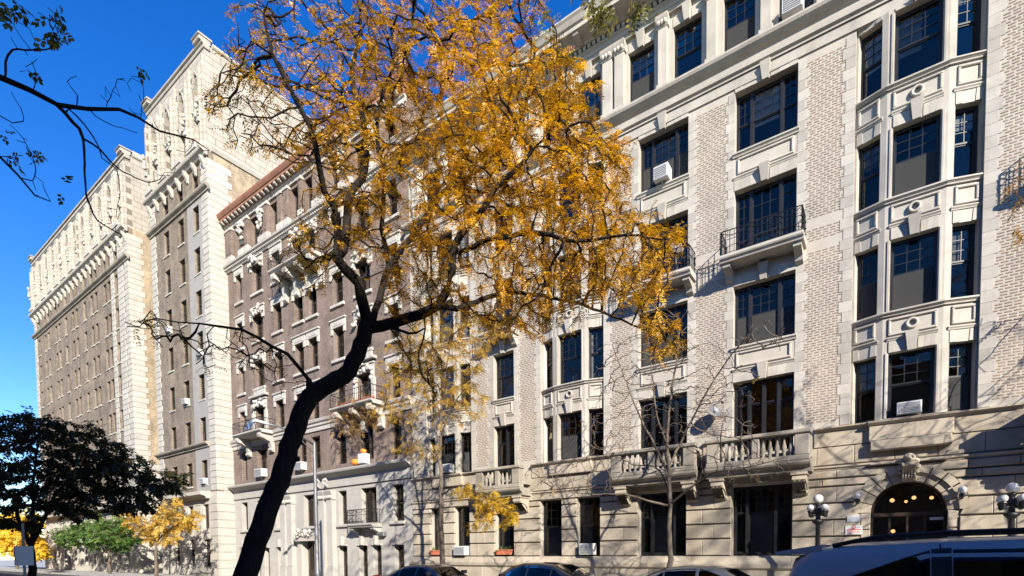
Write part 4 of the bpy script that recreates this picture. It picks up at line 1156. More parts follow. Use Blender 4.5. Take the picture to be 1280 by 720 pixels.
def frond_template(seed, pairs=6, ll=.30):
    """pinnate leaf: leaflets either side of a drooping stalk, unit length along x, each tilted its own way"""
    rr = random.Random(seed); V = []; Q = []
    for i in range(pairs):
        x = .12 + .86 * i / (pairs - 1); z = -.35 * x * x
        for s_ in (-1, 1):
            if rr.random() < .08: continue
            l = ll * (1 - .5 * abs(x - .45)) * rr.uniform(.75, 1.2); an = rr.uniform(.8, 1.3); dz = rr.uniform(-.4, .15); tw = rr.uniform(-.3, .3)
            d = Vector((math.cos(an), s_ * math.sin(an), dz)).normalized(); w = d.cross(Vector((rr.uniform(-.4, .4), tw, 1))).normalized() * l * .19
            p0 = Vector((x, 0, z)); pm = p0 + d * l * .5; p1 = p0 + d * l + Vector((0, 0, -.06 * l))
            k = len(V); V.extend([tuple(p0), tuple(pm + w), tuple(p1), tuple(pm - w)]); Q.append((k, k + 1, k + 2, k + 3))
    k = len(V); V.extend([(0, .008, 0), (1, .004, -.36), (1, -.004, -.36), (0, -.008, 0)]); Q.append((k, k + 1, k + 2, k + 3))
    return np.array(V, float), np.array(Q)
def leaf_template():
    """spray of a few broad leaves"""
    V = []; Q = []
    for i, (a, x) in enumerate([(.9, .15), (-.8, .3), (.6, .5), (-.55, .68), (.1, .8)]):
        c, n = math.cos(a), math.sin(a); l, w = .48, .15
        pts = [(0, 0, 0), (.5 * l, w, -.03), (l, 0, -.12), (.5 * l, -w, -.03)]
        k = len(V); V.extend([(x + px * c - py * n, px * n + py * c, pz - .2 * x * x) for px, py, pz in pts]); Q.append((k, k + 1, k + 2, k + 3))
    return np.array(V, float), np.array(Q)
FR = [frond_template(i) for i in range(5)]; LF = [leaf_template()]

def foliage(name, mat, parent, org, P, D, size, tpl, g, droop=.55, tint=None, flat=.45):
    """place a leaf template at each point P along direction D"""
    P = np.asarray(P); D = np.asarray(D); n = len(P)
    if n == 0: return None
    d = D * [1, 1, .5] + g.normal(0, .55, (n, 3)) * [1, 1, .6]; d[:, 2] -= droop * g.uniform(.3, 1.5, n); d /= np.linalg.norm(d, axis=1)[:, None]
    upv = np.tile([0, 0, 1.], (n, 1)) + g.normal(0, flat, (n, 3))
    sd = np.cross(upv, d); sd /= np.linalg.norm(sd, axis=1)[:, None] + 1e-9
    nz = np.cross(d, sd)
    sz = size * g.uniform(.6, 1.25, n); t = g.beta(2.2, 2.0, n) if tint is None else tint
    which = g.integers(0, len(tpl), n); VV, QQ, TT, base = [], [], [], 0
    for j, (TV, TQ) in enumerate(tpl):
        m = which == j; k = int(m.sum())
        if not k: continue
        V = P[m][:, None] + (d[m][:, None] * TV[None, :, 0:1] + sd[m][:, None] * TV[None, :, 1:2] + nz[m][:, None] * TV[None, :, 2:3]) * sz[m][:, None, None]
        VV.append(V.reshape(-1, 3)); QQ.append((TQ[None] + (np.arange(k) * len(TV))[:, None, None]).reshape(-1, 4) + base); base += k * len(TV)
        TT.append(np.clip(np.repeat(t[m], len(TQ)) + g.normal(0, .10, k * len(TQ)), 0, 1))
    V = np.concatenate(VV) - np.asarray(org)[None]; Q = np.concatenate(QQ); t = np.concatenate(TT)
    me = np_mesh(name, V, Q, mat, t)
    return place(name, me, tuple(org), parent, 'stuff')

def tips(t, rmax, prob, g, f=None, reps=1):
    """leaf-bearing twig nodes: positions and directions"""
    P = []; D = []
    for i in range(len(t.p)):
        if t.rad[i] > rmax or t.par[i] < 0: continue
        pr = prob if f is None else prob * f(t.p[i])
        for _ in range(reps):
            if g.random() < pr:
                d = t.p[i] - t.p[t.par[i]]; P.append(t.p[i] - d * g.random() * .9); D.append(d / (np.linalg.norm(d) + 1e-9))
    return P, D
def pix(P):
    q = RM @ (np.asarray(P) - CAM); return q[0] / q[2] * PF + PCX, q[1] / q[2] * PF + PCY
def cloud(g, clusters, dist, dj, fn=at_dist):
    """points filling ellipses of the picture at their distance, thick in depth"""
    out = []
    for (px, py, rx, ry, n) in clusters:
        k = 0
        while k < n:
            u, v, w = g.uniform(-1, 1, 3)
            if u * u + v * v + w * w > 1: continue
            out.append(fn(px + u * rx, py + v * ry, dist + w * dj)); k += 1
    return out

# ---- leaning honey locust on the near pavement
MD = 9.3
def m_(px, py, dd=0.0): return at_dist(px, py, MD + dd)
t = Tree(3); g = t.g
base = m_(302, 745); gb = np.array([base[0] - .15, base[1], -.12])
t.limb([gb, m_(296, 760), m_(309, 715), m_(328, 655), m_(352, 592), m_(371, 532), m_(387, 497), m_(412, 480), m_(436, 462), m_(450, 432), m_(460, 405)], .195, .125, None, .12, .01)
t.limb([m_(460, 405), m_(455, 385, -.1), m_(446, 352, -.3), m_(432, 335, -.4), m_(420, 321, -.5)], .10, .072)
t.limb([m_(420, 321, -.5), m_(421, 283, -.6), m_(419, 258, -.7), m_(406, 238, -.8), m_(398, 205, -1), m_(388, 160, -1.2), m_(360, 110, -1.3), m_(340, 70, -1.4), m_(330, 20, -1.5)], .06, .018)
t.limb([m_(421, 322, -.5), m_(432, 300, -.3), m_(434, 267, -.2), m_(440, 240, 0), m_(453, 222, .1), m_(458, 195, .2), m_(455, 150, .4), m_(440, 100, .5), m_(450, 40, .6), m_(445, -20, .7)], .072, .02)
t.limb([m_(466, 402), m_(477, 362, .2), m_(487, 330, .3), m_(512, 300, .4), m_(537, 263, .6), m_(560, 234, .7), m_(582, 222, .8), m_(610, 205, .9), m_(640, 170, 1.0), m_(660, 120, 1.1), m_(668, 60, 1.2)], .062, .016)
t.limb([m_(486, 331, .3), m_(480, 303, .3), m_(478, 267, .2), m_(481, 217, .1), m_(470, 170, 0), m_(480, 110, -.2), m_(510, 50, -.3), m_(520, -10, -.3)], .045, .016)
t.limb([m_(462, 410), m_(493, 403, -.1), m_(527, 393, -.2), m_(548, 380, -.3), m_(559, 363, -.4), m_(565, 340, -.5), m_(568, 307, -.5), m_(579, 288, -.6), m_(597, 270, -.7), m_(620, 235, -.9), m_(655, 200, -1.0), m_(700, 150, -1.1)], .098, .016)
t.limb([m_(549, 382, -.3), m_(572, 384, -.2), m_(591, 378, 0), m_(615, 370, .2), m_(641, 366, .4), m_(690, 372, .6), m_(740, 385, .8), m_(800, 410, .9), m_(840, 430, 1.0)], .05, .012)
t.limb([m_(574, 316, -.5), m_(591, 307, -.6), m_(608, 301, -.8), m_(626, 298, -.9), m_(665, 292, -1.1), m_(720, 300, -1.3), m_(780, 295, -1.4), m_(830, 300, -1.5)], .045, .012)
t.limb([m_(560, 234, .7), m_(600, 240, 1.2), m_(650, 260, 1.6), m_(700, 250, 1.9), m_(750, 230, 2.1)], .035, .012)
t.limb([m_(486, 409), m_(520, 417, -.4), m_(533, 411, -.5), m_(524, 440, -.5), m_(528, 470, -.6), m_(545, 495, -.7)], .026, .008)
t.limb([m_(388, 478), m_(372, 455, -.3), m_(340, 432, -.6), m_(300, 415, -.9), m_(250, 405, -1.2), m_(195, 398, -1.4)], .034, .008)
t.limb([m_(388, 488), m_(386, 474, -.12)], .08, .045)
t.limb([m_(362, 572), m_(374, 574, -.06)], .07, .04)
CL = [(320, 55, 60, 55, 50), (300, 130, 55, 60, 45), (365, 150, 55, 70, 60), (430, 60, 80, 75, 110), (520, 45, 85, 65, 120), (440, 160, 80, 75, 110), (600, 60, 70, 75, 120),
      (560, 150, 90, 85, 170), (640, 180, 95, 95, 210), (700, 260, 95, 80, 210), (770, 300, 80, 50, 120), (600, 280, 95, 85, 170), (705, 120, 45, 70, 90), (830, 290, 35, 25, 25),
      (690, 345, 85, 45, 150), (780, 350, 55, 35, 80), (740, 200, 55, 60, 120), (660, 400, 60, 25, 40), (600, 200, 80, 80, 120), (500, 250, 85, 85, 110), (430, 260, 55, 60, 45), (400, 330, 25, 35, 18), (520, 345, 65, 50, 70), (620, 395, 70, 25, 35),
      (530, 460, 45, 45, 25), (185, 402, 35, 18, 14), (260, 440, 60, 25, 16), (330, 460, 40, 25, 10), (520, -60, 170, 50, 90), (340, -30, 80, 40, 35), (640, -30, 60, 50, 40), (830, 420, 30, 40, 22), (370, 330, 30, 60, 14)]
t.grow(cloud(g, [(a, b, c, d, int(n * 1.7)) for a, b, c, d, n in CL], MD, 2.0), .15, 1.6, .17, 90, .28)
t.finish(.0068, 2.2)
ML = thing('honey_locust', 'leaning dark-trunked street tree with golden autumn leaves', 'tree', tuple(gb))
t.wood('trunk', 'bark', ML, gb)
def fden(P):
    x, y = pix(P)
    d = 1.0 if x > 520 else .42 + .58 * (x - 380) / 140 if x > 380 else .22 + .20 * max(0, x - 250) / 130
    if y > 330 and x < 480: d *= .45
    if y < 60: d *= .8
    return d
P, D = tips(t, .0165, .62, g, fden, 6)
tt = np.clip(g.beta(2.0, 2.0, len(P)) * .62 + .20 + .26 * np.array([math.sin(p[0] * 2.1 + 1.3 * math.sin(p[2] * 1.7)) * math.cos(p[2] * 1.9 + p[1] * 1.3) for p in P]), 0, 1)
foliage('crown', 'leafg', ML, gb, P, D, .175, FR, g, .32, tt, .28)

# ---- street trees on the far pavement
TY = -3.4
def f_(px, py, dy=0.0): return at_plane(px, py, TY + dy)
def street_tree(name, label, trunk, r0, limbs, clusters, dj, bark, leaves, seed, step=.22, kill=.3, lsize=.3, tpl=FR, prob=.5, den=None, infl=2.4, reps=1, tip=.007, fn=at_plane, dist=TY, lname='crown', maxn=7000):
    t = Tree(seed); b = np.array(trunk[0]); t.limb(trunk, r0, r0 * .62, None, .2, .012)
    for l, a, c in limbs: t.limb(l, a, c)
    t.grow(cloud(t.g, clusters, dist, dj, fn), step, infl, kill, 70, .25, maxn)
    t.finish(tip, 2.3)
    o = thing(name, label, 'tree', tuple(b)); t.wood('trunk', bark, o, b)
    if leaves:
        P, D = tips(t, tip * 2.6, prob, t.g, den, reps); foliage(lname, leaves, o, b, P, D, lsize, tpl, t.g)
    return o, t
# bare tree in front of the balustrades
b0 = f_(837, 700); b0[2] = -.1
street_tree('street_tree', 'bare grey street tree before the stone balustrades', [b0, f_(838, 700), f_(836, 660), f_(838, 632)], .105,
            [([f_(838, 632), f_(836, 590), f_(834, 550), f_(838, 500), f_(846, 450), f_(850, 400)], .075, .012),
             ([f_(836, 600), f_(826, 570), f_(812, 545), f_(795, 510), f_(780, 470), f_(765, 430)], .045, .01),
             ([f_(836, 585, .2), f_(850, 555, .4), f_(868, 520, .6), f_(890, 480, .8), f_(925, 430, .9), f_(960, 400, 1)], .045, .01),
             ([f_(835, 560), f_(822, 520, -.3), f_(815, 470, -.5), f_(810, 420, -.6)], .035, .009),
             ([f_(837, 632), f_(815, 628, -.2), f_(780, 618, -.4), f_(740, 618, -.5), f_(690, 612, -.6)], .045, .008),
             ([f_(838, 630), f_(860, 612, -.3), f_(890, 592, -.5), f_(930, 585, -.7), f_(985, 570, -.9)], .04, .008),
             ([f_(836, 610), f_(820, 585, .3), f_(790, 580, .5), f_(750, 560, .7)], .03, .008)],
            [(840, 450, 60, 70, 153), (780, 470, 50, 60, 114), (900, 470, 55, 60, 102), (760, 540, 45, 50, 102), (900, 540, 60, 40, 102), (720, 600, 50, 28, 102), (930, 585, 70, 28, 102), (830, 520, 50, 50, 114), (680, 590, 30, 20, 30), (960, 420, 40, 30, 30)],
            1.7, 'barkl', 'leafb', 21, .17, .21, .22, FR, .03, tip=.0085, maxn=12000)
# half-bare golden tree nearer the brown building
b1 = f_(553, 690); b1[2] = -.1
street_tree('street_tree', 'slim street tree with sparse gold leaves and one low yellow bough', [b1, f_(553, 690), f_(551, 640), f_(552, 600), f_(549, 575)], .125,
            [([f_(549, 575), f_(551, 540), f_(552, 500), f_(558, 460), f_(565, 420)], .07, .012),
             ([f_(549, 578), f_(535, 560), f_(515, 545), f_(495, 520), f_(475, 490)], .045, .01),
             ([f_(550, 560), f_(540, 520, .3), f_(530, 480, .5), f_(520, 440, .6), f_(515, 405, .6)], .045, .01),
             ([f_(551, 545), f_(565, 510, -.3), f_(585, 480, -.5), f_(600, 450, -.6)], .035, .009),
             ([f_(551, 620), f_(575, 607, -.6), f_(600, 618, -1.1), f_(625, 632, -1.5), f_(645, 640, -1.8)], .03, .008)],
            [(540, 430, 45, 45, 90), (570, 450, 45, 50, 90), (500, 460, 35, 45, 60), (520, 500, 40, 40, 70), (580, 500, 40, 35, 60), (600, 420, 35, 35, 50), (480, 510, 25, 25, 25), (545, 390, 35, 25, 35), (520, 560, 40, 20, 20)],
            1.5, 'barkl', 'leafo', 22, .18, .22, .25, FR, .6, tip=.0075, reps=6)
t = Tree(77)
t.limb([f_(551, 618, -.03), f_(575, 607, -.6), f_(600, 618, -1.1), f_(625, 632, -1.5), f_(645, 640, -1.8)], .03, .008)
t.grow(cloud(t.g, [(590, 612, 32, 15, 45), (615, 630, 28, 18, 60), (637, 645, 18, 18, 40), (600, 655, 20, 12, 22)], TY - 1.3, .6, at_plane), .16, 1.5, .18, 40); t.finish(.006)
SB = bpy.data.objects['street_tree.001']
t.wood('bough', 'barkl', SB, tuple(b1)); P, D = tips(t, .015, .95, t.g, None, 5); foliage('bough_leaves', 'leafy', SB, tuple(b1), P, D, .24, FR, t.g, .7)

# trees before the tall building
def far_tree(label, px, py0, ptop, clusters, leaves, seed, Y=-3.2, n_lim=4, r=.14, lsize=.42, tpl=LF, prob=.9, reps=3, dj=2.2, name='street_tree', bark='barkl', lean=0, kill=.42):
    b = at_plane(px, py0, Y); zb = b.copy(); zb[2] = -.1
    fork = at_plane(px + lean * .5, py0 - (py0 - ptop) * .35, Y)
    top = at_plane(px + lean, ptop, Y)
    limbs = []
    rg = random.Random(seed)
    for (cx_, cy_, rx_, ry_, n_) in clusters[:n_lim]:
        e = at_plane(cx_, cy_, Y + rg.uniform(-1, 1)); limbs.append(([fork, (fork + e) / 2 + np.array([0, 0, .25]), e], r * .5, .015))
    return street_tree(name, label, [zb, b, fork], r, limbs, clusters, dj, bark, leaves, seed, .32, kill, lsize, tpl, prob, None, 4.0, reps, .011, at_plane, Y)
far_tree('young street tree turning orange and yellow before the tall block', 195, 705, 625, [(215, 640, 32, 20, 110), (185, 655, 28, 20, 90), (235, 650, 20, 18, 60), (200, 672, 30, 10, 50), (160, 650, 22, 20, 70)], 'leafo', 31, lsize=.34, reps=4)
far_tree('bright green street tree between the orange and the dark tree', 137, 712, 650, [(115, 668, 34, 20, 190), (150, 672, 26, 18, 130), (85, 668, 24, 18, 110), (130, 652, 30, 12, 100)], 'leafgr', 32, lsize=.42, reps=4)
far_tree('brilliant yellow street tree far down the street', 22, 712, 640, [(25, 655, 32, 26, 150), (0, 668, 32, 28, 140), (45, 685, 20, 18, 80), (-30, 665, 30, 24, 60)], 'leafy', 33, lsize=.9, dj=4, kill=.9, name='street_tree')

# dark tree in the shade of the near pavement
def d_(px, py, dd=0.0): return at_dist(px, py, 21.5 + dd)
b2 = d_(38, 700); b2[2] = -.1
street_tree('shade_tree', 'spreading dark green tree standing in deep shade', [b2, d_(40, 698), d_(39, 690), d_(38, 682)], .13,
            [([d_(38, 682), d_(24, 655), d_(18, 625), d_(-5, 600), d_(-20, 575)], .065, .02), ([d_(38, 684), d_(52, 655), d_(64, 632), d_(75, 612), d_(110, 590), d_(150, 575)], .065, .02),
             ([d_(38, 682), d_(42, 650, .3), d_(42, 610, .5), d_(45, 570, .8), d_(50, 530, 1)], .06, .02), ([d_(60, 628), d_(90, 622, -.8), d_(130, 615, -1.2), d_(190, 605, -1.5)], .045, .015)],
            [(30, 535, 55, 28, 170), (90, 555, 55, 35, 220), (140, 580, 50, 32, 200), (180, 605, 40, 22, 130), (60, 590, 55, 30, 190), (0, 570, 45, 45, 180), (-40, 590, 40, 50, 120), (20, 620, 45, 18, 90), (110, 615, 50, 18, 110), (208, 610, 28, 11, 60), (160, 632, 34, 12, 70), (60, 625, 50, 14, 70), (215, 595, 18, 8, 20), (120, 560, 50, 25, 120), (15, 648, 40, 16, 80), (90, 640, 45, 12, 70), (-25, 640, 30, 30, 70), (175, 625, 38, 14, 60)],
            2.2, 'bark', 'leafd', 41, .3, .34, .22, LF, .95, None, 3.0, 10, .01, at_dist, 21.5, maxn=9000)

# boughs reaching into the view from trees that stand outside it
t = Tree(51); g = t.g
def o_(px, py, d=4.6): return at_dist(px, py, d)
tb = at_dist(-330, 700, 5.6); tb[2] = -.1
t.limb([tb, at_dist(-330, 500, 5.6), at_dist(-300, 300, 5.4), at_dist(-230, 180, 5.2)], .16, .07, None, .25, .01)
t.limb([at_dist(-300, 300, 5.4), at_dist(-170, 120, 5.0), o_(-80, 75, 4.8), o_(0, 96), o_(40, 115), o_(72, 132), o_(110, 136), o_(150, 137), o_(172, 146), o_(200, 164), o_(240, 174), o_(262, 188)], .042, .003, None, .12, .004)
t.limb([o_(72, 132), o_(90, 152), o_(104, 173), o_(106, 219), o_(110, 250), o_(122, 275), o_(153, 294)], .012, .003, None, .035, .002)
t.limb([o_(104, 173), o_(125, 187), o_(145, 208), o_(170, 222), o_(186, 228), o_(200, 224)], .008, .003, None, .035, .002)
t.limb([o_(86, 136), o_(105, 155), o_(122, 180), o_(128, 198), o_(145, 212), o_(150, 240), o_(146, 262)], .006, .002, None, .035, .002)
t.limb([o_(6, 98), o_(8, 78), o_(14, 62), o_(46, 62), o_(62, 60), o_(72, 50), o_(66, 38)], .008, .003, None, .035, .002)
t.limb([o_(42, 112), o_(45, 92), o_(40, 78), o_(46, 74)], .004, .002, None, .035, .002)
t.limb([o_(95, 135), o_(97, 120), o_(84, 102), o_(96, 95)], .005, .002, None, .035, .002)
t.limb([o_(132, 136), o_(138, 120), o_(144, 108)], .004, .002, None, .035, .002)
t.limb([o_(175, 150), o_(180, 118), o_(174, 90)], .003, .002, None, .035, .002)
t.limb([o_(112, 137), o_(130, 152), o_(172, 166)], .004, .002, None, .035, .002)
t.limb([at_dist(-260, 240, 5.3), o_(-60, 170, 4.8), o_(0, 196), o_(22, 218), o_(42, 244), o_(64, 252), o_(56, 238)], .02, .003, None, .1, .004)
t.limb([o_(24, 222), o_(40, 226), o_(44, 205), o_(28, 172), o_(12, 155)], .004, .002, None, .035, .002)
t.limb([o_(-40, 150, 4.8), o_(0, 144), o_(15, 153), o_(30, 152), o_(22, 128), o_(14, 115)], .006, .002, None, .035, .002)
t.grow(cloud(g, [(66, 25, 14, 22, 14), (20, 20, 25, 18, 10), (40, 80, 20, 14, 8), (25, 180, 22, 16, 8), (55, 240, 14, 12, 6), (150, 110, 35, 20, 12), (180, 150, 25, 14, 8), (140, 270, 22, 18, 10), (205, 215, 22, 14, 8), (240, 185, 25, 16, 12)], 4.6, .15), .06, .7, .07, 40, .3); t.finish(.0022, 2.3)
OT = thing('overhanging_tree', 'tree whose dark leafless bough hangs against the blue sky', 'tree', tuple(tb))
t.wood('trunk', 'bark', OT, tb)
P, D = [], []
for (px, py, n) in ((66, 18, 5), (72, 38, 5), (60, 45, 3), (8, 12, 3), (40, 84, 2), (14, 190, 3), (50, 193, 3), (5, 160, 1), (176, 88, 2), (78, 235, 1), (20, 8, 4)):
    for k in range(n * 2): P.append(o_(px + g.uniform(-8, 8), py + g.uniform(-8, 8))); D.append((g.uniform(-.3, .8), .1, -.4))
foliage('crown', 'leafol', OT, tuple(tb), P, D, .075, LF, g, .5)

# tree beyond the entrance, its boughs just outside the view, and one over the camera
t, = (Tree(61),); g = t.g
tb = np.array([7.6, TY, -.1])
t.limb([tb, tb + (0, 0, 2.6), tb + (-.1, .1, 3.6)], .15, .10, None, .25)
for k in range(7):
    a = 2.4 * k; e = tb + (2.6 * math.cos(a) - .8, 1.3 * math.sin(a), 7.0 + (k % 3) * .9)
    t.limb([tb + (-.1, .1, 3.2 + .1 * k), tb + (math.cos(a) * 1.0 - .2, math.sin(a) * .7, 5.0), e], .055, .014)
t.limb([tb + (-.1, .1, 3.4), tb + (-1.6, -.4, 5.8), tb + (-3.2, -.4, 7.4), tb + (-4.3, -.3, 8.3), at_plane(1276, 250, TY), at_plane(1266, 235, TY)], .05, .005)
att = [tb + np.array([g.normal(-1.0, 2.2), g.normal(0, 1.4), g.uniform(4.2, 9.6)]) for _ in range(800)]; att = [p for p in att if p[0] > 3.1 + .25 * max(0, -3.4 - p[1])]
t.grow(att, .22, 2.5, .3, 60); t.finish(.008)
RT = thing('street_tree', 'street tree past the entrance with thin rusty leaves', 'tree', tuple(tb)); t.wood('trunk', 'barkl', RT, tb)
P, D = tips(t, .02, .3, g)
for (px, py, n) in ((1274, 205, 5), (1270, 225, 6), (1276, 250, 6), (1268, 285, 4), (1272, 295, 4), (1262, 232, 3)):
    for k in range(n): P.append(at_plane(px + g.uniform(-5, 5), py + g.uniform(-7, 7), TY + g.uniform(-.2, .2))); D.append(np.array((g.uniform(-.6, .3), .1, -.6)))
foliage('crown', 'leafb', RT, tuple(tb), P, D, .30, FR, g)
t = Tree(62); g = t.g
tb = np.array([4.8, -15.2, -.1])
t.limb([tb, tb + (0, 0, 3.0), tb + (-.2, .1, 4.4)], .17, .11, None, .25)
for k in range(6):
    a = 1.05 * k + .4; t.limb([tb + (-.2, .1, 4.2), tb + (math.cos(a) * 1.3, math.sin(a) * 1.3, 6.2), tb + (math.cos(a) * 2.9, math.sin(a) * 2.6, 8.2 + (k % 2))], .06, .014)
h_ = [at_dist(760, 5, 6.0), at_dist(740, -40, 6.0)]
t.limb([tb + (-.2, .1, 4.3), tb + (-2.0, .3, 6.2), at_dist(830, -110, 6.3), at_dist(770, -60, 6.1), at_dist(705, -20, 6.0)], .05, .006)
t.grow([tb + np.array([g.normal(.6, 2.0), g.normal(-.4, 1.5), g.uniform(6, 10.5)]) for _ in range(300)], .25, 2.5, .34, 60); t.finish(.007)
NT = thing('overhanging_tree', 'near pavement tree with olive leaves dangling before the stone cornice', 'tree', tuple(tb)); t.wood('trunk', 'bark', NT, tb)
P, D = tips(t, .02, .35, g)
for (px, py, n) in ((745, 2, 9), (755, 14, 7), (765, 20, 4), (795, 0, 5), (803, 8, 4), (690, 14, 4), (680, 18, 3), (735, -10, 8)):
    for k in range(n): P.append(at_dist(px + g.uniform(-8, 8), py + g.uniform(-7, 5), 6.0)); D.append(np.array((g.uniform(-.5, .5), .1, -.8)))
foliage('crown', 'leafol', NT, tuple(tb), P, D, .20, FR, g, .6)

# ------------------------------------------------------------------ houses across the street (behind the viewer): they shade the near pavement
def rowhouse(x0, x1, h, label, mat):
    o = thing('rowhouse', label, 'house', ((x0 + x1) / 2, -24, -.1), 'row of houses across the street')
    hs = []; n = 3; w = (x1 - x0) / n
    for r in range(int((h - 1) / 3.3)):
        for k in range(n): hs.append((x0 + w * (k + .5) - .5, x0 + w * (k + .5) + .5, 1.2 + 3.3 * r, 3.2 + 3.3 * r))
    m = MB((0, 0, 0)); zs = wall_cells(MB(), -x1, -x0, -.1, h, [(-b, -a, c, d) for a, b, c, d in hs], 0, .4)
    q = MB((0, -24, math.pi)); q.add(zs.v, zs.f); q.build('wall', mat, o)
    MB().box(x0, x1, -36, -24.41, -.1, h - .3).build('house_body', mat, o)
    for a, b, c, d in hs:
        f = MB().box(a, b, -24.34, -24.28, c, d).build('window', 'framew', o)
        MB().box(a + .07, b - .07, -24.279, -24.27, c + .07, d - .07).build('pane', 'glassfar', f)
    MB((0, -24, math.pi)).sweep([(0, h - .6), (-.15, h - .6), (-.5, h - .2), (-.6, h), (0, h + .1)], -x1, -x0).build('cornice', 'copper', o)
    MB().box((x0 + x1) / 2 - .6, (x0 + x1) / 2 + .6, -24.0, -23.0, -.1, .7).build('stoop', 'gf', o)
hx = 46.0; i = 0
while hx > -95:
    h = 13.9 + .25 * ((i * 7) % 3 - 1)
    rowhouse(hx - 6.6, hx, h, ['pale limestone rowhouse with russet cornice across the street', 'grey-white rowhouse with tall windows across the street'][i % 2], ['gf', 'bbase'][i % 2]); hx -= 6.62; i += 1

# ------------------------------------------------------------------ entrance lamps
def lamp_post(x, y, label):
    o = thing('lamp_post', label, 'lamp', (x, y, -.1))
    MB().lathe(x, y, [(.22, -.1), (.22, .05), (.15, .12), (.15, .5), (.10, .6), (.075, .8), (.065, 2.30), (.08, 2.32), (.16, 2.40), (.17, 2.44), (.07, 2.50), (.07, 2.58), (.11, 2.62), (.13, 2.70), (.10, 2.80), (.06, 2.88), (.09, 2.93), (.10, 2.97), (.02, 2.98)], 12).build('post', 'iron', o, smooth=True)
    g_ = MB().ball((x, y, 3.115), .142, 16); g_.build('globe', 'globe', o, smooth=True)
    for k in range(4):
        a = math.pi / 4 + k * math.pi / 2; ex, ey = x + .27 * math.cos(a), y + .27 * math.sin(a)
        r = MB().tube([(x, y, 2.66), (x + .2 * math.cos(a), y + .2 * math.sin(a), 2.60), (ex, ey, 2.66)], .03, 6)
        r.lathe(ex, ey, [(.03, 2.55), (.05, 2.60), (.06, 2.68), (.085, 2.72), (.075, 2.75)], 8); a_ = r.build('arm', 'iron', o)
        MB().ball((ex, ey, 2.84), .098, 14).build('globe', 'globe', a_, smooth=True)
lamp_post(-1.68, -1.3, 'black iron lamp post with white globes beside the stone balcony bracket')
lamp_post(2.70, -1.3, 'black iron lamp post with white globes past the arched door')
for x, lb in ((-.70, 'white globe wall lamp on the door jamb above the red and white notice'), (1.80, 'white globe wall lamp on the jamb with no notice below')):
    o = thing('wall_lamp', lb, 'lamp', (x, 0, 3.0))
    MB().tube([(x, -.06, 3.02), (x, -.18, 2.98), (x, -.27, 3.02), (x, -.30, 3.09)], .025, 6).lathe(x, -.30, [(.03, 3.0), (.07, 3.04), (.075, 3.11), (.05, 3.12)], 10).build('arm', 'iron', o)
    MB().ball((x, -.30, 3.22), .108, 16).build('globe', 'globe', o, smooth=True)
    MB().lathe(0, 0, [(.06, 0), (.06, .03)], 10).build('back_plate', 'iron', o, (0, 0, 0)).location = (0, -.085, -.02)
o = tag(MB().box(-.98, -.62, -.142, -.121, 2.42, 2.62).build('notice_plate', 'signg', None, (-.8, -.09, 2.42)), 'small grey plaque above the red and white notice', 'sign')
o = MB().box(-1.02, -.56, -.142, -.121, 2.02, 2.30).build('notice', 'signw', None, (-.8, -.09, 2.02)); tag(o, 'red and white notice on the stone beside the arched door', 'sign')
m = MB()
for k in range(12):
    a0, a1 = math.pi * 2 * k / 12, math.pi * 2 * (k + 1) / 12
    m.prism([(-.79 + .035 * math.cos(a0), 2.25 + .035 * math.sin(a0)), (-.79 + .055 * math.cos(a0), 2.25 + .055 * math.sin(a0)), (-.79 + .055 * math.cos(a1), 2.25 + .055 * math.sin(a1)), (-.79 + .035 * math.cos(a1), 2.25 + .035 * math.sin(a1))], -.146, -.143)
m.box(-.98, -.60, -.146, -.143, 2.15, 2.185)
for k in range(2): m.box(-.96, -.62, -.146, -.143, 2.06 + .04 * k, 2.075 + .04 * k)
m.build('red_print', 'signr', o)

# ------------------------------------------------------------------ window air conditioners, planters, pumpkins
def ac(x, z, label, w=.56, h=.38, p=.34, y0=.12, prop=True):
    o = thing('air_conditioner', label, 'air conditioner', (x, 0, z), 'window air conditioners')
    b = MB().cbox(x - w / 2, x + w / 2, y0 - p - .14, y0, z, z + h, .02).build('casing', 'acw', o)
    g_ = MB(); yy = y0 - p - .145
    g_.box(x - w / 2 + .05, x + w / 2 - .05, yy, yy + .004, z + .05, z + h - .05)
    g_.build('grille', 'acg', b)
    s_ = MB()
    for k in range(6): s_.box(x - w / 2 + .06, x + w / 2 - .06, yy - .012, yy, z + .07 + k * (h - .16) / 5, z + .085 + k * (h - .16) / 5)
    s_.build('grille_slats', 'acw', b, kind='stuff')
    if prop: MB().tube([(x, y0 - p * .8, z), (x, .02, z - .22)], .018, 5).build('support_strut', 'acw', o)
    return o
ac(CEN - .03, 5.58, 'white air conditioner in the bow window over the arched entrance', .6, .36)
ac(-7.05, 15.50, 'white air conditioner propped at the upper window by the gold leaves', .55, .48)
ac(-2.72, 19.0, 'white air conditioner at a top-floor window under the cornice', .6, .5, prop=False)
ac(-17.3, 1.40, 'large white air conditioner between the red window boxes', .74, .46)
ac(-10.25, 1.40, 'white air conditioner with props at the ground-floor window under the low bow', .6, .48)
ac(-18.1, 5.60, 'white air conditioner behind the gold street tree at a bow window', .5, .42)
ac(-31.1, 7.0, 'white air conditioner over the street lamp on the brown house', .8, .5)
ac(-36.0, 7.0, 'white air conditioner beneath the scrolled balcony with the blue bicycle', .95, .55)
for (x, z, l) in ((-41.95, 16.4, 'white air conditioner on the grey stucco strip, higher one'), (-41.95, 6.88, 'white air conditioner on the grey stucco strip, lowest one'), (-44.5, 13.25, 'white air conditioner in the brown brick of the tall block'), (-47.1, 19.4, 'white air conditioner beside the court corner of the tall block')):
    o = ac(x, z, l, .62, .42, .34, -1.0, False); o.location.y = 0
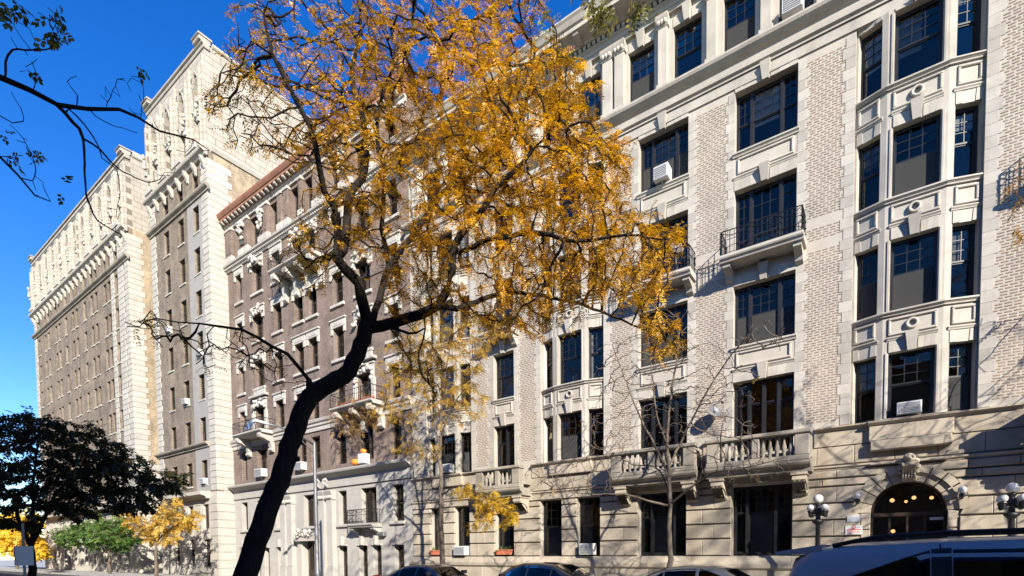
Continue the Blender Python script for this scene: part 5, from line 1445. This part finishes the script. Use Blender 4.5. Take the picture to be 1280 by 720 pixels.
def pbox(x0, x1, z, label):
    o = thing('window_box', label, 'planter', ((x0 + x1) / 2, 0, z), 'red window boxes')
    y = -.02
    MB().add([(x0 + .05, y - .2, z), (x1 - .05, y - .2, z), (x1 - .05, y, z), (x0 + .05, y, z), (x0, y - .24, z + .2), (x1, y - .24, z + .2), (x1, y, z + .2), (x0, y, z + .2)],
             [(0, 1, 5, 4), (1, 2, 6, 5), (2, 3, 7, 6), (3, 0, 4, 7), (3, 2, 1, 0), (4, 5, 6, 7)]).build('trough', 'terra', o)
    MB().cbox(x0 - .02, x1 + .02, y - .26, y + .01, z + .202, z + .24, .01).build('rim', 'terra', o)
    gg = np.random.default_rng(int(-x0 * 10)); n = 14
    P = np.stack([gg.uniform(x0 + .1, x1 - .1, n), gg.uniform(y - .2, y - .05, n), np.full(n, z + .24)], 1)
    foliage('plants', 'leafgr', o, ((x0 + x1) / 2, 0, z), P, np.tile([0, 0, 1.2], (n, 1)), .16, LF, gg, .1)
pbox(-19.42, -18.68, 1.42, 'red terracotta window box beside the brown building')
pbox(-15.08, -14.24, 1.42, 'red terracotta window box under the small stone balcony')
for (x, z, l) in ((-25.3, 6.70, 'large orange pumpkin on the white ledge'), (-24.55, 7.28, 'small orange pumpkin on the white box')):
    o = thing('pumpkin', l, 'pumpkin', (x, -.3, z)); m = MB(); k = .22 if z < 7 else .17
    for j in range(8): m.ball((x + k * .42 * math.cos(j * .785), -.3 + k * .42 * math.sin(j * .785), z + k * .8), k * .68, 8, 1.15)
    m.build('rind', 'orange', o, smooth=True); MB().tube([(x, -.3, z + k * 1.4), (x + .03, -.3, z + k * 1.9)], .02, 5).build('stalk', 'wood', o)
tag(MB().cbox(-24.85, -24.25, -.5, -.1, 6.70, 7.27, .03).build('storage_box', 'acw', None, (-24.55, -.3, 6.7)), 'pale box on the white ledge beside the pumpkin', 'box')
# dry plants on the right-hand balcony of the brown house
gg = np.random.default_rng(5); n = 260
P = np.stack([gg.uniform(-26.3, -23.0, n), gg.uniform(-1.25, -.3, n), gg.uniform(8.5, 10.6, n)], 1)
o = thing('balcony_plants', 'dry brown trailing plants spilling from a scrolled balcony', 'plant', (-24.65, -.8, 10.0))
foliage('foliage', 'leafb', o, (-24.65, -.8, 10.0), P, gg.normal(0, .5, (n, 3)), .42, FR, gg, .7)
MB().cbox(-26.2, -23.1, -.85, -.6, 10.0, 10.22, .02).build('trough', 'terra', o)
# blue bicycle on the other balcony
o = thing('bicycle', 'blue bicycle leaning behind the balcony railing', 'bicycle', (-36.2, -.75, 9.98))
for s in (-.5, .5):
    w_ = MB().torus((-36.2 + s, -.75, 10.31), .31, .025, 18, 5).build('wheel', 'rubber', o)
MB().tube([(-36.7, -.75, 10.31), (-36.38, -.75, 10.75), (-35.85, -.75, 10.78), (-35.7, -.75, 10.31)], .03, 6).tube([(-36.38, -.75, 10.75), (-36.25, -.75, 10.28), (-35.85, -.75, 10.78)], .03, 6).tube([(-36.7, -.75, 10.31), (-36.25, -.75, 10.28)], .022, 6).build('frame', 'blue', o)
MB().box(-36.5, -36.25, -.82, -.68, 10.86, 10.92).build('saddle', 'plastic', o)
MB().tube([(-35.85, -1.0, 10.95), (-35.85, -.75, 10.92), (-35.85, -.5, 10.95)], .02, 5).build('handlebar', 'chrome', o)

# ------------------------------------------------------------------ street lamp, signs, railings, post
o = thing('street_lamp', 'grey street lamp with a long arm before the brown building', 'street lamp', (-23.2, -4.4, -.1))
MB().lathe(-23.2, -4.4, [(.17, -.1), (.17, .6), (.11, .7), (.10, 3), (.075, 7.0), (.05, 7.15)], 10).build('pole', 'galv', o, smooth=True)
MB().tube([(-23.2, -4.4, 6.95), (-23.25, -5.2, 7.35), (-23.32, -6.2, 7.55), (-23.36, -6.8, 7.6)], [.05, .045, .04, .035], 8).tube([(-23.2, -4.4, 6.5), (-23.26, -5.3, 7.3)], .02, 5).build('arm', 'galv', o, smooth=True)
MB().add([(-23.30, -6.7, 7.55), (-23.46, -6.7, 7.55), (-23.52, -7.35, 7.56), (-23.24, -7.35, 7.56), (-23.32, -6.7, 7.66), (-23.44, -6.7, 7.66), (-23.46, -7.35, 7.68), (-23.30, -7.35, 7.68)],
         [(0, 1, 5, 4), (1, 2, 6, 5), (2, 3, 7, 6), (3, 0, 4, 7), (4, 5, 6, 7), (3, 2, 1, 0)]).build('lamp_head', 'acw', o)
sp = at_dist(30, 695, 15.5)
o = thing('parking_sign', 'pale parking sign on a thin post in the dark tree shade', 'sign', (sp[0], sp[1], -.1))
MB().box(sp[0] - .03, sp[0] + .03, sp[1] - .02, sp[1] + .02, -.1, 2.3).build('post', 'galv', o)
MB().box(sp[0] - .04, sp[0] - .03, sp[1] - .15, sp[1] + .15, 1.38, 1.80).box(sp[0] + .03, sp[0] + .04, sp[1] - .15, sp[1] + .15, 1.38, 1.80).build('plate', 'signw', o)
o = thing('area_railing', 'low black iron railing beside the tall block', 'railing', (-39.6, -2.2, -.1))
m = MB()
for k in range(14): m.tube([(-41.6 + k * .17, -2.4, -.1), (-41.6 + k * .17, -2.4, 1.35)], .018, 4)
m.build('bars', 'iron', o, kind='stuff')
MB().box(-41.65, -39.3, -2.42, -2.38, 1.1, 1.15).build('rail', 'iron', o)
MB().box(-41.65, -39.3, -2.42, -2.38, .1, .15).build('rail', 'iron', o)
o = tag(MB().lathe(-8.72, -3.6, [(.16, -.1), (.16, .62), (.19, .66), (.19, .72), (.15, .76), (.16, .84), (.10, .93), (.02, .97)], 12).build('stone_post', 'lime', None, (-8.72, -3.6, -.1), smooth=True), 'rounded pale stone post on the pavement behind the parked cars', 'post')
o = tag(MB().cbox(-23.42, -23.0, -.28, -.031, 2.50, 2.74, .03).build('floodlight', 'galv', None, (-23.2, -.1, 2.5)), 'small grey floodlight on the pale base wall under the iron balcony', 'lamp')

# ------------------------------------------------------------------ cars
def car(name, label, x_rear, yc, face, W, st, paint, side, fronts, zg=-.25, rails=False, wheels=(.75, 3.6), wr=.34, spoiler=None):
    """st: stations from the rear (x, zlow, zbelt, zroof, half belt, half roof)"""
    L = st[-1][0]
    o = thing(name, label, 'car', (x_rear + face * L / 2, yc, zg))
    def X(x): return x_rear + face * x
    def interp(x):
        for a, b in zip(st, st[1:]):
            if a[0] <= x <= b[0]:
                f = (x - a[0]) / (b[0] - a[0]); f = f
                return [a[i] + (b[i] - a[i]) * f for i in range(6)]
        return list(st[-1])
    def half(s):
        x, zl, zb, zr, wb, wr_ = s
        w = W / 2 * wb
        up = zr - zb
        return [(0, zl), (w * .86, zl), (w * .97, zl + .10), (w, (zl + zb) / 2), (w * .985, zb - .05), (w * .965, zb), (W / 2 * (wb * .965 * .25 + wr_ * .75), zb + up * .78) , (W / 2 * wr_ * .97, zb + up * .93), (W / 2 * wr_ * .85, zb + up * .985), (W / 2 * wr_ * .5, zr), (0, zr + .012)]
    def smooth_st():
        xs = sorted({*[s[0] for s in st], *np.linspace(0, L, 40)})
        return [interp(x) for x in xs]
    SS = smooth_st(); V = []; F = []
    n = len(half(SS[0]))
    for s in SS:
        h = half(s); ring = [(X(s[0]), yc - y, zg + z) for y, z in h] + [(X(s[0]), yc + y, zg + z) for y, z in h[-2:0:-1]]
        V += ring
    m_n = 2 * n - 2
    for i in range(len(SS) - 1):
        for j in range(m_n): F.append((i * m_n + j, i * m_n + (j + 1) % m_n, (i + 1) * m_n + (j + 1) % m_n, (i + 1) * m_n + j))
    F.append(tuple(range(m_n))); F.append(tuple((len(SS) - 1) * m_n + j for j in range(m_n))[::-1])
    b = MB(); b.v, b.f = V, F; b.build('body', paint, o, smooth=True)
    def on_side(x, t, off, sgn):
        h = half(interp(x)); a, c, d = h[5], h[6], h[7]
        if t < .8: y, z = a[0] + (c[0] - a[0]) * t / .8, a[1] + (c[1] - a[1]) * t / .8
        else: y, z = c[0] + (d[0] - c[0]) * (t - .8) / .2, c[1] + (d[1] - c[1]) * (t - .8) / .2
        return (X(x), yc + sgn * (y + off), zg + z)
    for sgn in (-1, 1):
        for (x0, x1, t00, t01, t10, t11, mat) in side:          # panel from x0 to x1, lower/upper t at each end
            q = MB(); nx, nt = 8, 5
            for i in range(nx + 1):
                f = i / nx
                for j in range(nt + 1):
                    t0, t1 = t00 + (t10 - t00) * f, t01 + (t11 - t01) * f
                    q.v.append(on_side(x0 + (x1 - x0) * f, t0 + (t1 - t0) * j / nt, .007, sgn))
            for i in range(nx):
                for j in range(nt): q.f.append((i * (nt + 1) + j, (i + 1) * (nt + 1) + j, (i + 1) * (nt + 1) + j + 1, i * (nt + 1) + j + 1))
            q.build('side_window' if mat == 'carglass' else 'pillar_trim', mat, o)
        if rails:
            x0, x1 = rails; pts = []
            for i in range(15):
                x = x0 + (x1 - x0) * i / 14; h = half(interp(x)); lift = .055 * min(1, 6 * min(i, 14 - i) / 14 + .05)
                pts.append((X(x), yc + sgn * (h[8][0] - .0), zg + h[8][1] + lift + .012))
            MB().tube(pts, .024, 6).build('roof_rail', 'plastic', o, smooth=True)
        for wx in wheels:
            wo = MB()
            ny = yc + sgn * (W / 2 - .10)
            ring = []
            for k in range(24):
                a = 2 * math.pi * k / 24
                for (r, dy) in ((wr * .62, .11), (wr * .97, .11), (wr, .07), (wr, -.07), (wr * .97, -.11), (wr * .62, -.11)): ring.append((X(wx) + r * math.cos(a), ny + dy, zg + wr + r * math.sin(a)))
            wo.v = ring
            for k in range(24):
                for j in range(6): wo.f.append((k * 6 + j, k * 6 + (j + 1) % 6, ((k + 1) % 24) * 6 + (j + 1) % 6, ((k + 1) % 24) * 6 + j))
            w_ = wo.build('tyre', 'rubber', o)
            hub = MB()
            for k in range(5):
                a = 2 * math.pi * k / 5; hub.tube([(X(wx), ny + sgn * .09, zg + wr), (X(wx) + wr * .62 * math.cos(a), ny + sgn * .07, zg + wr + wr * .62 * math.sin(a))], .035, 5)
            hub.build('rim', 'chrome', w_)
    for (x0, x1, ins) in fronts:                               # windscreen and rear window across the car
        q = MB(); k = 8
        for i in range(k + 1):
            x = x0 + (x1 - x0) * i / k; h = half(interp(x)); zt = h[9][1]; yw = h[7][0] - ins
            for j in range(9):
                u = -1 + 2 * j / 8; yy = abs(u) * yw
                z = zt + .02 if yy < h[9][0] else zt + (h[8][1] - zt) * min(1, (yy - h[9][0]) / max(.01, h[8][0] - h[9][0])) + .02
                q.v.append((X(x), yc + u * yw, zg + z))
        for i in range(k):
            for j in range(8): q.f.append((i * 9 + j, (i + 1) * 9 + j, (i + 1) * 9 + j + 1, i * 9 + j + 1))
        q.build('windscreen', 'carglass', o, smooth=True)
    for sgn in (-1, 1):
        hr, hf = half(interp(.06)), half(interp(L - .08))
        MB().cbox(*sorted((X(-.01), X(.10))), *sorted((yc + sgn * W * .30, yc + sgn * W * .46)), zg + .72, zg + .95, .01).build('tail_lamp', 'tail', o)
        MB().cbox(*sorted((X(L - .14), X(L + .005))), *sorted((yc + sgn * W * .26, yc + sgn * W * .43)), zg + .62, zg + .76, .01).build('headlight', 'head', o)
        xm = st[-1][0] * .66
        MB().cbox(*sorted((X(xm), X(xm + .12))), *sorted((yc + sgn * W * .47, yc + sgn * W * .60)), zg + 1.0 + (.15 if rails else 0), zg + 1.13 + (.15 if rails else 0), .02).build('wing_mirror', paint, o)
    if spoiler:
        xa, xb, z0, z1, hw = spoiler
        MB().add([(X(xa), yc - hw * .92, zg + z0), (X(xb), yc - hw, zg + z1 - .10), (X(xb), yc + hw, zg + z1 - .10), (X(xa), yc + hw * .92, zg + z0),
                  (X(xa), yc - hw * .9, zg + z0 + .035), (X(xb), yc - hw * .96, zg + z1), (X(xb), yc + hw * .96, zg + z1), (X(xa), yc + hw * .9, zg + z0 + .035)],
                 [(0, 1, 5, 4), (1, 2, 6, 5), (2, 3, 7, 6), (3, 0, 4, 7), (4, 5, 6, 7), (3, 2, 1, 0)]).build('spoiler', paint, o)
    return o
SUVST = [(0, .55, .95, .99, .84, .80), (.03, .42, 1.12, 1.17, .92, .82), (.07, .38, 1.20, 1.30, .95, .78), (.20, .36, 1.21, 1.72, .97, .73), (.36, .34, 1.21, 1.84, .98, .715), (.8, .32, 1.20, 1.895, 1.0, .715), (1.5, .32, 1.19, 1.93, 1.0, .72), (2.3, .32, 1.18, 1.945, 1.0, .72), (3.0, .32, 1.16, 1.91, 1.0, .71),
         (3.35, .32, 1.14, 1.83, 1.0, .69), (4.05, .34, 1.12, 1.17, .99, .80), (4.6, .36, 1.06, 1.12, .96, .82), (4.95, .42, .96, 1.0, .90, .76), (5.1, .5, .78, .82, .82, .7)]
car('parked_suv', 'steel-blue sport utility vehicle with black roof rails parked before the entrance', -1.0, -12.85, 1, 1.98, SUVST, 'suv',
    [(1.432, 1.446, .90, 1.0, .90, 1.0, 'plastic'), (.52, 3.5, .0, .05, .0, .05, 'chrome'), (.50, 1.36, .08, .40, .08, .90, 'carglass'), (1.37, 1.52, .06, .92, .06, .93, 'plastic'), (1.53, 2.48, .06, .90, .06, .90, 'carglass'), (2.49, 2.60, .06, .93, .06, .92, 'plastic'), (2.61, 3.62, .06, .90, .06, .62, 'carglass')],
    [(.08, .24, .10), (3.42, 4.0, .08)], rails=(.55, 3.2), wheels=(.95, 4.05), wr=.39, spoiler=(0.0, .46, 1.775, 1.885, .69))
SED = [(0, .45, .80, .84, .82, .74), (.06, .36, .92, .97, .90, .78), (.7, .28, .97, 1.03, .98, .80), (1.15, .26, .98, 1.24, 1.0, .68), (1.5, .25, .97, 1.40, 1.0, .64), (2.0, .25, .96, 1.45, 1.0, .64), (2.6, .25, .95, 1.44, 1.0, .64), (2.95, .25, .94, 1.36, 1.0, .65),
       (3.6, .26, .92, .97, .99, .78), (4.2, .30, .82, .87, .95, .8), (4.55, .38, .70, .74, .86, .72), (4.65, .45, .62, .65, .78, .66)]
SED = [(a, b, c * .94, d * .94, e, f) for a, b, c, d, e, f in SED]
sideS = [(.95, 1.42, .10, .30, .08, .85, 'carglass'), (1.47, 2.28, .06, .88, .06, .90, 'carglass'), (2.36, 3.30, .06, .90, .06, .42, 'carglass')]
frS = [(.78, 1.42, .06), (3.0, 3.52, .05)]
car('parked_car', 'navy sedan parked at the far kerb before the gold street tree', -16.3, -5.75, 1, 1.82, SED, 'navy', sideS, frS)
car('parked_car', 'black car with glinting windscreen parked behind the navy sedan', -6.75, -5.75, -1, 1.85, [(a, b, c + .05, d + .10, e, f) for a, b, c, d, e, f in SED], 'blackp', sideS, frS)
car('parked_car', 'dark grey sedan parked before the bare tree', -6.2, -5.7, 1, 1.82, [(a, b, c + .03, d + .05, e, f) for a, b, c, d, e, f in SED], 'silver', sideS, frS)

# ------------------------------------------------------------------ satellite dishes
def dish(p, aim, r, label, wall):
    o = thing('satellite_dish', label, 'satellite dish', tuple(wall)); p = Vector(p); a = Vector(aim).normalized()
    u = a.cross(Vector((0, 0, 1))).normalized(); w = a.cross(u); m = MB(); n = 16
    for (rr, d) in ((.02, -.10), (.45, -.08), (.8, -.03), (1.0, .0), (1.0, .012), (.8, -.015), (.45, -.065), (.02, -.085)):
        for k in range(n): m.v.append(tuple(p + (u * math.cos(2 * math.pi * k / n) + w * math.sin(2 * math.pi * k / n)) * rr * r + a * d * r / .4))
    for j in range(7):
        for k in range(n): m.f.append((j * n + k, j * n + (k + 1) % n, (j + 1) * n + (k + 1) % n, (j + 1) * n + k))
    m.build('reflector', 'galv', o, smooth=True)
    MB().tube([tuple(wall), tuple(p - a * .12)], .022, 6).build('mast', 'galv', o)
    MB().tube([tuple(p - w * r * .9), tuple(p + a * .42 - w * .05)], .014, 5).box(*[v for i in range(3) for v in ((p + a * .42)[i] - .035, (p + a * .42)[i] + .035)]).build('receiver_arm', 'plastic', o)
dish((-6.35, -.62, 12.62), (.75, -.65, .45), .30, 'small satellite dish on the iron balcony among the gold leaves', (-6.28, -.74, 11.7))
dish((-5.0, -.42, 6.55), (.8, -.6, .45), .27, 'small satellite dish on the brick pier above the stone balconies', (-5.15, -.0, 6.35))

# tall tree farther along the near kerb: only its twig shadows reach the base of the cream building
t = Tree(63); g = t.g
tb = np.array([14.6, -14.7, -.1])
t.limb([tb, tb + (0, 0, 5.0), tb + (-.2, .1, 8.5)], .24, .15, None, .35)
for k in range(8):
    a = .8 * k + .3; t.limb([tb + (-.2, .1, 7.4 + .15 * k), tb + (math.cos(a) * 1.6, math.sin(a) * 1.2, 10.8), tb + (math.cos(a) * 4.0, math.sin(a) * 2.2, 13.6 + (k % 3))], .085, .02)
t.grow([tb + np.array([g.uniform(-5.5, 5.0), g.normal(0, 1.6), g.uniform(10.8, 17.5)]) for _ in range(620)], .32, 3.0, .4, 60); t.finish(.014)
TT = thing('kerbside_tree', 'tall sparse tree at the near kerb beyond the parked utility vehicle', 'tree', tuple(tb)); t.wood('trunk', 'bark', TT, tb)
P, D = tips(t, .03, .75, g, None, 2); foliage('crown', 'leafb', TT, tuple(tb), P, D, .34, FR, g)
